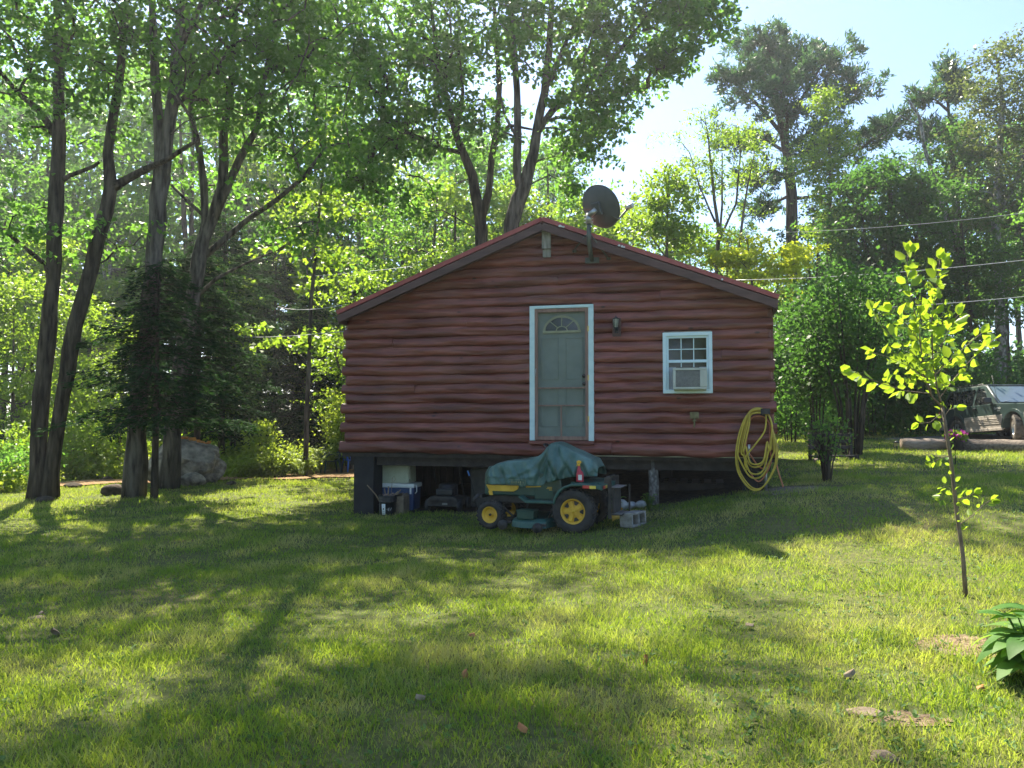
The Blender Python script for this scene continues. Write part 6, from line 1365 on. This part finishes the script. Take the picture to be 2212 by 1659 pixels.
# hosta-like plant, bottom right
def hosta(label, p, n, L, seed, m):
    rng = np.random.default_rng(seed); t = thing('broad_leaved_plant', label, 'plant', p); V = []; F = []; rn = []; st = MB()
    for i in range(n):
        a = rng.random() * 6.3; tilt = .45 + .9 * rng.random(); ln = L * (.6 + .6 * rng.random()); dx, dy = math.cos(a), math.sin(a); h = .08 + .34 * rng.random() * (1.3 - tilt * .6); r0 = .05 + .13 * rng.random()
        b0 = np.array([dx * r0, dy * r0, h]); sd = np.array([-dy, dx, 0]); o = len(V); nu = 6; wv = ln * .62 * (.8 + .3 * rng.random())
        for u in range(nu + 1):
            f = u / nu; c = b0 + np.array([dx, dy, 0]) * ln * f + np.array([0, 0, 1]) * ln * (.42 * f * (1.3 - tilt) - .55 * f * f * tilt); ww = wv * (math.sin(math.pi * (f ** .75)) * .5 + (.02 if f in (0, 1) else .03))
            V += [c - sd * ww + [0, 0, .16 * ww], c, c + sd * ww + [0, 0, .16 * ww]]
        for u in range(nu):
            for k in (0, 1): F.append([o + u * 3 + k, o + u * 3 + k + 1, o + u * 3 + k + 4, o + u * 3 + k + 3]); rn.append(0)
        rv = rng.random(); rn[-2 * nu:] = [rv] * (2 * nu); st.tube([(dx * .02, dy * .02, 0), tuple(b0 * .6), tuple(b0)], [.006, .005, .004], 4, cap=False)
    quad_mesh('leaves', np.array(V), np.array(F), np.array(rn), m, t, smooth=True); st.build('stem', m, t); return t
pp = W(2252, 1440, 4.45); hosta('lush broad leaved plant at the lower right edge of the lawn', Vector((pp.x, 4.45, G(pp.x, 4.45))), 150, .17, 131, LF_HOSTA)
pp = W(2290, 1440, 4.8); hosta('second broad leaved plant behind the one at the right edge', Vector((pp.x, 4.8, G(pp.x, 4.8))), 60, .25, 132, LF_HOSTA)

# petunias
for i, (dx, dz, mm, nm) in enumerate(((0, .36, leafm('petal_magenta', (.35, .01, .28), (.5, .02, .4), (.6, .05, .5), trans=(.7, .05, .5), tw=.3), 'blossom'), (0, .33, LF_LIME, 'foliage'))):
    foliage_ball(nm, pot, (dx, 0, dz), (.24, .2, .12), 90 if i == 0 else 240, .09, .085, mm, 140 + i)

# ------------------------------------------------------------------ the young sapling on the right
d = 6.3
sap = thing('sapling', 'slender young sapling with large lime green oval leaves on the right', 'sapling', Vector(root(2087, 1280, .02, d)[:3]))
so_ = np.array(sap.location)
trunk = [root(2087, 1280, .019, d)] + pl(d, [(2080, 1200, .0165), (2066, 1100, .0155), (2055, 1000, .0145), (2044, 930, .0135), (2036, 880, .012)])
brs = [trunk,
 pl(d, [(2036, 880, .010), (2024, 840, .0085), (2015, 780, .007), (2012, 700, .006), (2018, 640, .005), (2028, 590, .004), (2030, 560, .003)]),
 pl(d, [(2012, 855, .009), (2000, 810, .0075), (1990, 760, .0065), (1984, 700, .005), (1965, 640, .004), (1958, 590, .003), (1962, 545, .002)]),
 pl(d, [(2036, 880, .010), (2012, 855, .008), (1990, 800, .007)]),
 pl(d, [(2008, 850, .005), (1960, 845, .004, 6.1), (1910, 830, .003, 6.0), (1870, 815, .0025, 5.9), (1838, 800, .002, 5.85)]),
 pl(d, [(2004, 820, .004), (1960, 790, .003, 6.15), (1915, 770, .0025, 6.05), (1885, 762, .002, 6.0)]),
 pl(d, [(1996, 790, .004), (1960, 750, .003), (1925, 725, .0025), (1895, 690, .002), (1885, 670, .0015)]),
 pl(d, [(1990, 740, .0035), (1955, 700, .0025), (1925, 670, .002)]),
 pl(d, [(2030, 860, .005), (2060, 820, .004, 6.45), (2090, 785, .003, 6.5), (2115, 760, .0025, 6.55), (2145, 735, .002, 6.6)]),
 pl(d, [(2020, 810, .004), (2055, 775, .003, 6.4), (2090, 745, .0025, 6.45), (2120, 720, .002, 6.5)]),
 pl(d, [(2016, 770, .004), (2040, 735, .003), (2055, 700, .002), (2070, 680, .0015)]),
 pl(d, [(2040, 900, .0035), (2050, 885, .002), (2066, 880, .0015)]), pl(d, [(2036, 890, .0035), (2010, 912, .002), (1985, 915, .0015)]),
 pl(d, [(2050, 985, .003), (2030, 990, .002), (2012, 1000, .0015)]), pl(d, [(2062, 1060, .003), (2040, 1050, .002), (2035, 1080, .0015)]),
 pl(d, [(2070, 1135, .004), (2100, 1115, .003), (2125, 1090, .0022), (2140, 1080, .0015)]), pl(d, [(2064, 1080, .003), (2085, 1075, .002), (2105, 1065, .0015)])]
mb = MB()
for b in brs: mb.tube([np.array(q[:3]) - so_ for q in b], [q[3] for q in b], 8 if b is trunk else 5)
BK_SAP = pm('sapling_bark', (.10, .07, .05), (.22, .16, .11), 18, .8, .4, stretch=(2, 2, .5)); mb.build('trunk', BK_SAP, sap)
rng = np.random.default_rng(151); P = []; D = []; N = []; Ls = []
def leaves_on(poly, n, u0, L, tipn=1):
    q = np.array([p[:3] for p in poly]) - so_; seg = np.linalg.norm(np.diff(q, axis=0), axis=1); cu = np.r_[0, np.cumsum(seg)] / seg.sum()
    for i in range(n):
        u = u0 + (1 - u0) * (i + .5) / n; k = min(len(q) - 2, max(0, np.searchsorted(cu, u) - 1)); c = q[k] + (q[k + 1] - q[k]) * (u - cu[k]) / (cu[k + 1] - cu[k]); tg = (q[k + 1] - q[k]) / np.linalg.norm(q[k + 1] - q[k])
        s = rng.normal(size=3); s -= tg * s.dot(tg); s /= np.linalg.norm(s); dd = s * .9 + tg * .5 + [0, 0, .25]; P.append(c + dd * .02); D.append(dd); N.append(rng.normal(size=3) * .75 + [-.2, .9, .5]); Ls.append(L * (.65 + .6 * rng.random()))
    for _ in range(tipn): P.append(q[-1]); D.append((q[-1] - q[-2]) / np.linalg.norm(q[-1] - q[-2]) + rng.normal(size=3) * .3); N.append(rng.normal(size=3) * .6 + [0, 1, .5]); Ls.append(L)
for i, (k, n, u0, L) in enumerate(((1, 44, .1, .10), (2, 38, .1, .10), (4, 20, .15, .095), (5, 15, .1, .09), (6, 15, .1, .10), (7, 8, .2, .10), (8, 20, .1, .115), (9, 16, .1, .10), (10, 10, .1, .11), (11, 3, .3, .08), (12, 8, .2, .08), (13, 9, .1, .06), (14, 8, .1, .055), (15, 6, .3, .07), (16, 6, .1, .065), (0, 16, .35, .055))): leaves_on(brs[k], n, u0, L, 2)
extra = ell(rng, [bl(2000, 800, d, .34, .3, .22, 110), bl(2010, 700, d, .20, .2, .25, 50), bl(2010, 610, d, .16, .16, .18, 14)]) - so_
for c in extra: P.append(c); D.append(rng.normal(size=3) + [0, 0, .1]); N.append(rng.normal(size=3) * .8 + [0, .8, .5]); Ls.append(.06 * (.6 + .6 * rng.random()))
P, D, N, Ls = map(np.array, (P, D, N, Ls)); leaf_obj('crown', P, D, N, Ls, Ls * .68, rng.random(len(P)), LF_SAP, sap, shape='oval', fold=.12, droop=.12)

# ------------------------------------------------------------------ lawn grass
def grass_mat():
    m = leafm('grass_blade', (.045, .125, .016), (.10, .205, .024), (.20, .28, .045), trans=(.55, .70, .05), tw=.42, objvar=0, rough=.5, spec=.25)
    nt = m.node_tree; L = nt.links.new; b = nt.nodes['Principled BSDF']; cr = [n for n in nt.nodes if n.type == 'VALTORGB'][0]
    tc = _n(nt, 'ShaderNodeTexCoord'); n1 = _n(nt, 'ShaderNodeTexNoise'); n1.inputs['Scale'].default_value = 1.3; n1.inputs['Detail'].default_value = 7; L(tc.outputs['Object'], n1.inputs[0])
    at = _n(nt, 'ShaderNodeAttribute', attribute_name='rnd'); ad = _n(nt, 'ShaderNodeMath', operation='MULTIPLY_ADD'); ad.inputs[1].default_value = .30; L(at.outputs['Fac'], ad.inputs[0]); L(n1.outputs[0], ad.inputs[2])
    dry = _n(nt, 'ShaderNodeMapRange'); dry.inputs[1].default_value = .60; dry.inputs[2].default_value = .80; L(ad.outputs[0], dry.inputs[0])
    for src in [l for l in nt.links if l.from_node == cr]:
        dst = src.to_socket; nt.links.remove(src); mx = _n(nt, 'ShaderNodeMix', data_type='RGBA'); L(dry.outputs[0], mx.inputs[0]); L(cr.outputs[0], mx.inputs[6]); mx.inputs[7].default_value = (.48, .38, .17, 1); L(mx.outputs[2], dst)
    return m
GR = grass_mat()
def keep(x, y):
    dx, dy = x - HL.x, y - HL.y; u = dx * math.cos(HA) + dy * math.sin(HA); v = -dx * math.sin(HA) + dy * math.cos(HA)
    k = ~((u > 0) & (u < HW) & (v > .25) & (v < HD - .1)); k &= ~strip_in(x, y); k &= ~((y > 19.7 + .25 * np.sin(x)) & (x > 12.4 + .4 * np.sin(y * 2)) & (y < 25.6))
    k &= ~((((x - 4.3) / .8) ** 2 + ((y - 11.6) / .45) ** 2) < .75)
    return k
def blades(y0, y1, dens, h, wd, seed, two=False, xlim=None, fade=False):
    rng = np.random.default_rng(seed); A = 0; xm = lambda y: .80 * y + 1.2
    n = int(dens * (xm(y0) + xm(y1)) * (y1 - y0)); y = y0 + (y1 - y0) * rng.random(n); x = (rng.random(n) * 2 - 1) * xm(y1); k = (np.abs(x) < xm(y)) & keep(x, y); x, y = x[k], y[k]
    f = np.sin(x * 1.9 + 1.3 * np.sin(y * 1.1)) * np.sin(y * 2.3 + np.sin(x * 1.7)) + .7 * np.sin(x * 5.1 + y * 3.3) * np.sin(y * 6.1 - x * 2.2); k = rng.random(len(x)) < .80 + .28 * f; x, y, f = x[k], y[k], f[k]
    # bare / thin patches
    for cx, cy, r in ((2.02, 3.98, .16), (3.0, 5.15, .34), (3.1, 5.2, .2), (.35, 9.2, .5)): k = ~((np.hypot(x - cx, (y - cy) * 1.2) < r) & (rng.random(len(x)) < .68)); x, y, f = x[k], y[k], f[k]
    n = len(x); z = Gn(x, y); tuft = np.clip(f, -1, 1.4); H = h * (.45 + .85 * rng.random(n) ** 1.6) * (1 + .45 * tuft); a = rng.random(n) * 6.283; ln = H * (.25 + .9 * rng.random(n)); tx, ty = np.cos(a) * ln, np.sin(a) * ln
    b = rng.random(n) * 6.283; wx, wy = np.cos(b) * wd * .5, np.sin(b) * wd * .5; w0 = (.6 + .8 * rng.random(n)); wx *= w0; wy *= w0; o = lambda X, Y, Z: np.stack([X, Y, Z], 1)
    rn = np.clip(.6 * rng.random(n) + .25 * (f * .5 + .5), 0, 1)
    if two:
        V = np.stack([o(x - wx, y - wy, z - .005), o(x + wx, y + wy, z - .005), o(x + tx * .35 + wx * .85, y + ty * .35 + wy * .85, z + H * .62), o(x + tx * .35 - wx * .85, y + ty * .35 - wy * .85, z + H * .62), o(x + tx + wx * .15, y + ty + wy * .15, z + H), o(x + tx - wx * .15, y + ty - wy * .15, z + H)], 1).reshape(-1, 3)
        i = np.arange(n)[:, None] * 6; return V, np.concatenate([i + [[0, 1, 2, 3]], i + [[3, 2, 4, 5]]]), np.r_[rn, rn]
    V = np.stack([o(x - wx, y - wy, z - .005), o(x + wx, y + wy, z - .005), o(x + tx + wx * .25, y + ty + wy * .25, z + H), o(x + tx - wx * .25, y + ty - wy * .25, z + H)], 1).reshape(-1, 3)
    return V, np.arange(n * 4).reshape(n, 4), rn
parts = [blades(1.8, 3.6, 5600, .050, .0048, 1, True), blades(3.6, 5.5, 5600, .048, .0050, 2, True), blades(5.5, 8.5, 3500, .045, .0062, 3), blades(8.5, 13, 1900, .042, .0085, 4), blades(13, 20, 700, .050, .013, 5), blades(20, 32, 260, .055, .022, 6)]
off = 0; Vs = []; Fs = []; Rs = []
for V, F, rn in parts: Vs.append(V); Fs.append(F + off); Rs.append(rn); off += len(V)
go = quad_mesh('grass', np.concatenate(Vs), np.concatenate(Fs), np.concatenate(Rs), GR); go['kind'] = 'stuff'; go['label'] = 'short mown green lawn grass'
# broad leaved weeds and clover in the lawn
rng = np.random.default_rng(9); n = 3000; y = 2.4 + 9 * rng.random(n) ** 1.2; x = (rng.random(n) * 2 - 1) * (.75 * y + .6); k = keep(x, y) & (rng.random(n) < .35 + .65 * (x > .25 * y)); x, y = x[k], y[k]; n = len(x)
a = rng.random((n, 4)) * 6.283; P = np.repeat(np.stack([x, y, Gn(x, y) + .02], 1), 4, 0) + rng.normal(size=(n * 4, 3)) * [.012, .012, .006]; D = np.stack([np.cos(a), np.sin(a), .45 + .3 * rng.random((n, 4))], 2).reshape(-1, 3)
wo = leaf_obj('lawn_weeds', P, D, rng.normal(size=(n * 4, 3)) * .2 + [0, 0, 1], (.018 + .022 * rng.random(n * 4)), .013 + .012 * rng.random(n * 4), rng.random(n * 4), leafm('weed_leaf', (.05, .12, .02), (.08, .16, .035), (.12, .20, .06), trans=(.3, .42, .08), tw=.3, rough=.6, spec=.2), shape='oval'); wo['kind'] = 'stuff'; wo['label'] = 'broad leaved weeds and clover in the lawn'
# fallen leaves on the grass
DL = pm('dry_leaf', (.28, .10, .03), (.45, .20, .06), 15, .7); DL2 = pm('tan_leaf', (.22, .15, .09), (.34, .25, .17), 15, .8)
for i, (px, py, s, mt_, lab) in enumerate(((1396, 1440, .045, DL, 'upright orange fallen leaf in the middle foreground'), (908, 1521, .035, DL2, 'tan fallen leaf near the bottom centre left'), (1005, 1472, .035, DL, 'small rusty fallen leaf left of the orange one'), (1020, 1382, .03, DL, 'rusty leaf at the edge of the shaded grass'), (2120, 1500, .04, DL, 'curled orange leaf by the broad leaved plant'), (1835, 1466, .045, DL2, 'pale brown leaf near the flat tan stone'), (120, 1375, .05, DL2, 'pale brown leaf in the dark grass at left'), (90, 1335, .04, DL2, 'small pale leaf in the dark grass at far left'), (1620, 1362, .04, DL2, 'brown leaf standing in the sunny grass'), (1130, 1590, .04, DL, 'orange brown leaf at the bottom centre'), (700, 1300, .03, DL2, 'tiny pale leaf on the lit lawn at left'))):
    p = GP(px, py); rng_ = random.Random(i); m = MB(); s = s * .6
    m.grid(lambda u, v: ((u - .5) * 2 * s * math.sin(math.pi * (.12 + .76 * v)), (v - .5) * 2 * s * 1.3, .012 * math.cos((u - .5) * 5) + .3 * s * v), 6, 8)
    o = m.build('fallen_leaf', mt_); o.location = (p.x, p.y, p.z + .03); o.rotation_euler = (rng_.uniform(-.5, 1.0) if i else 1.3, rng_.uniform(-.4, .4), rng_.uniform(0, 6)); tag(o, lab, 'leaf')

# ------------------------------------------------------------------ thin haze, added to imitate a lens veil and lift shadows
hzm = bpy.data.materials.new('veil_haze'); hzm.use_nodes = True; nt = hzm.node_tree
for n in list(nt.nodes):
    if n.type == 'BSDF_PRINCIPLED': nt.nodes.remove(n)
pv = _n(nt, 'ShaderNodeVolumePrincipled'); pv.inputs['Color'].default_value = (.93, .96, 1, 1); pv.inputs['Density'].default_value = .0009; pv.inputs['Anisotropy'].default_value = .62
nt.links.new(pv.outputs[0], nt.nodes['Material Output'].inputs['Volume'])
hb_m = MB(); hb_m.box((0, 175, 11), (560, 520, 60)); hz = hb_m.build('haze', hzm); hz['kind'] = 'stuff'; hz['label'] = 'pale haze added as a soft veil of light'
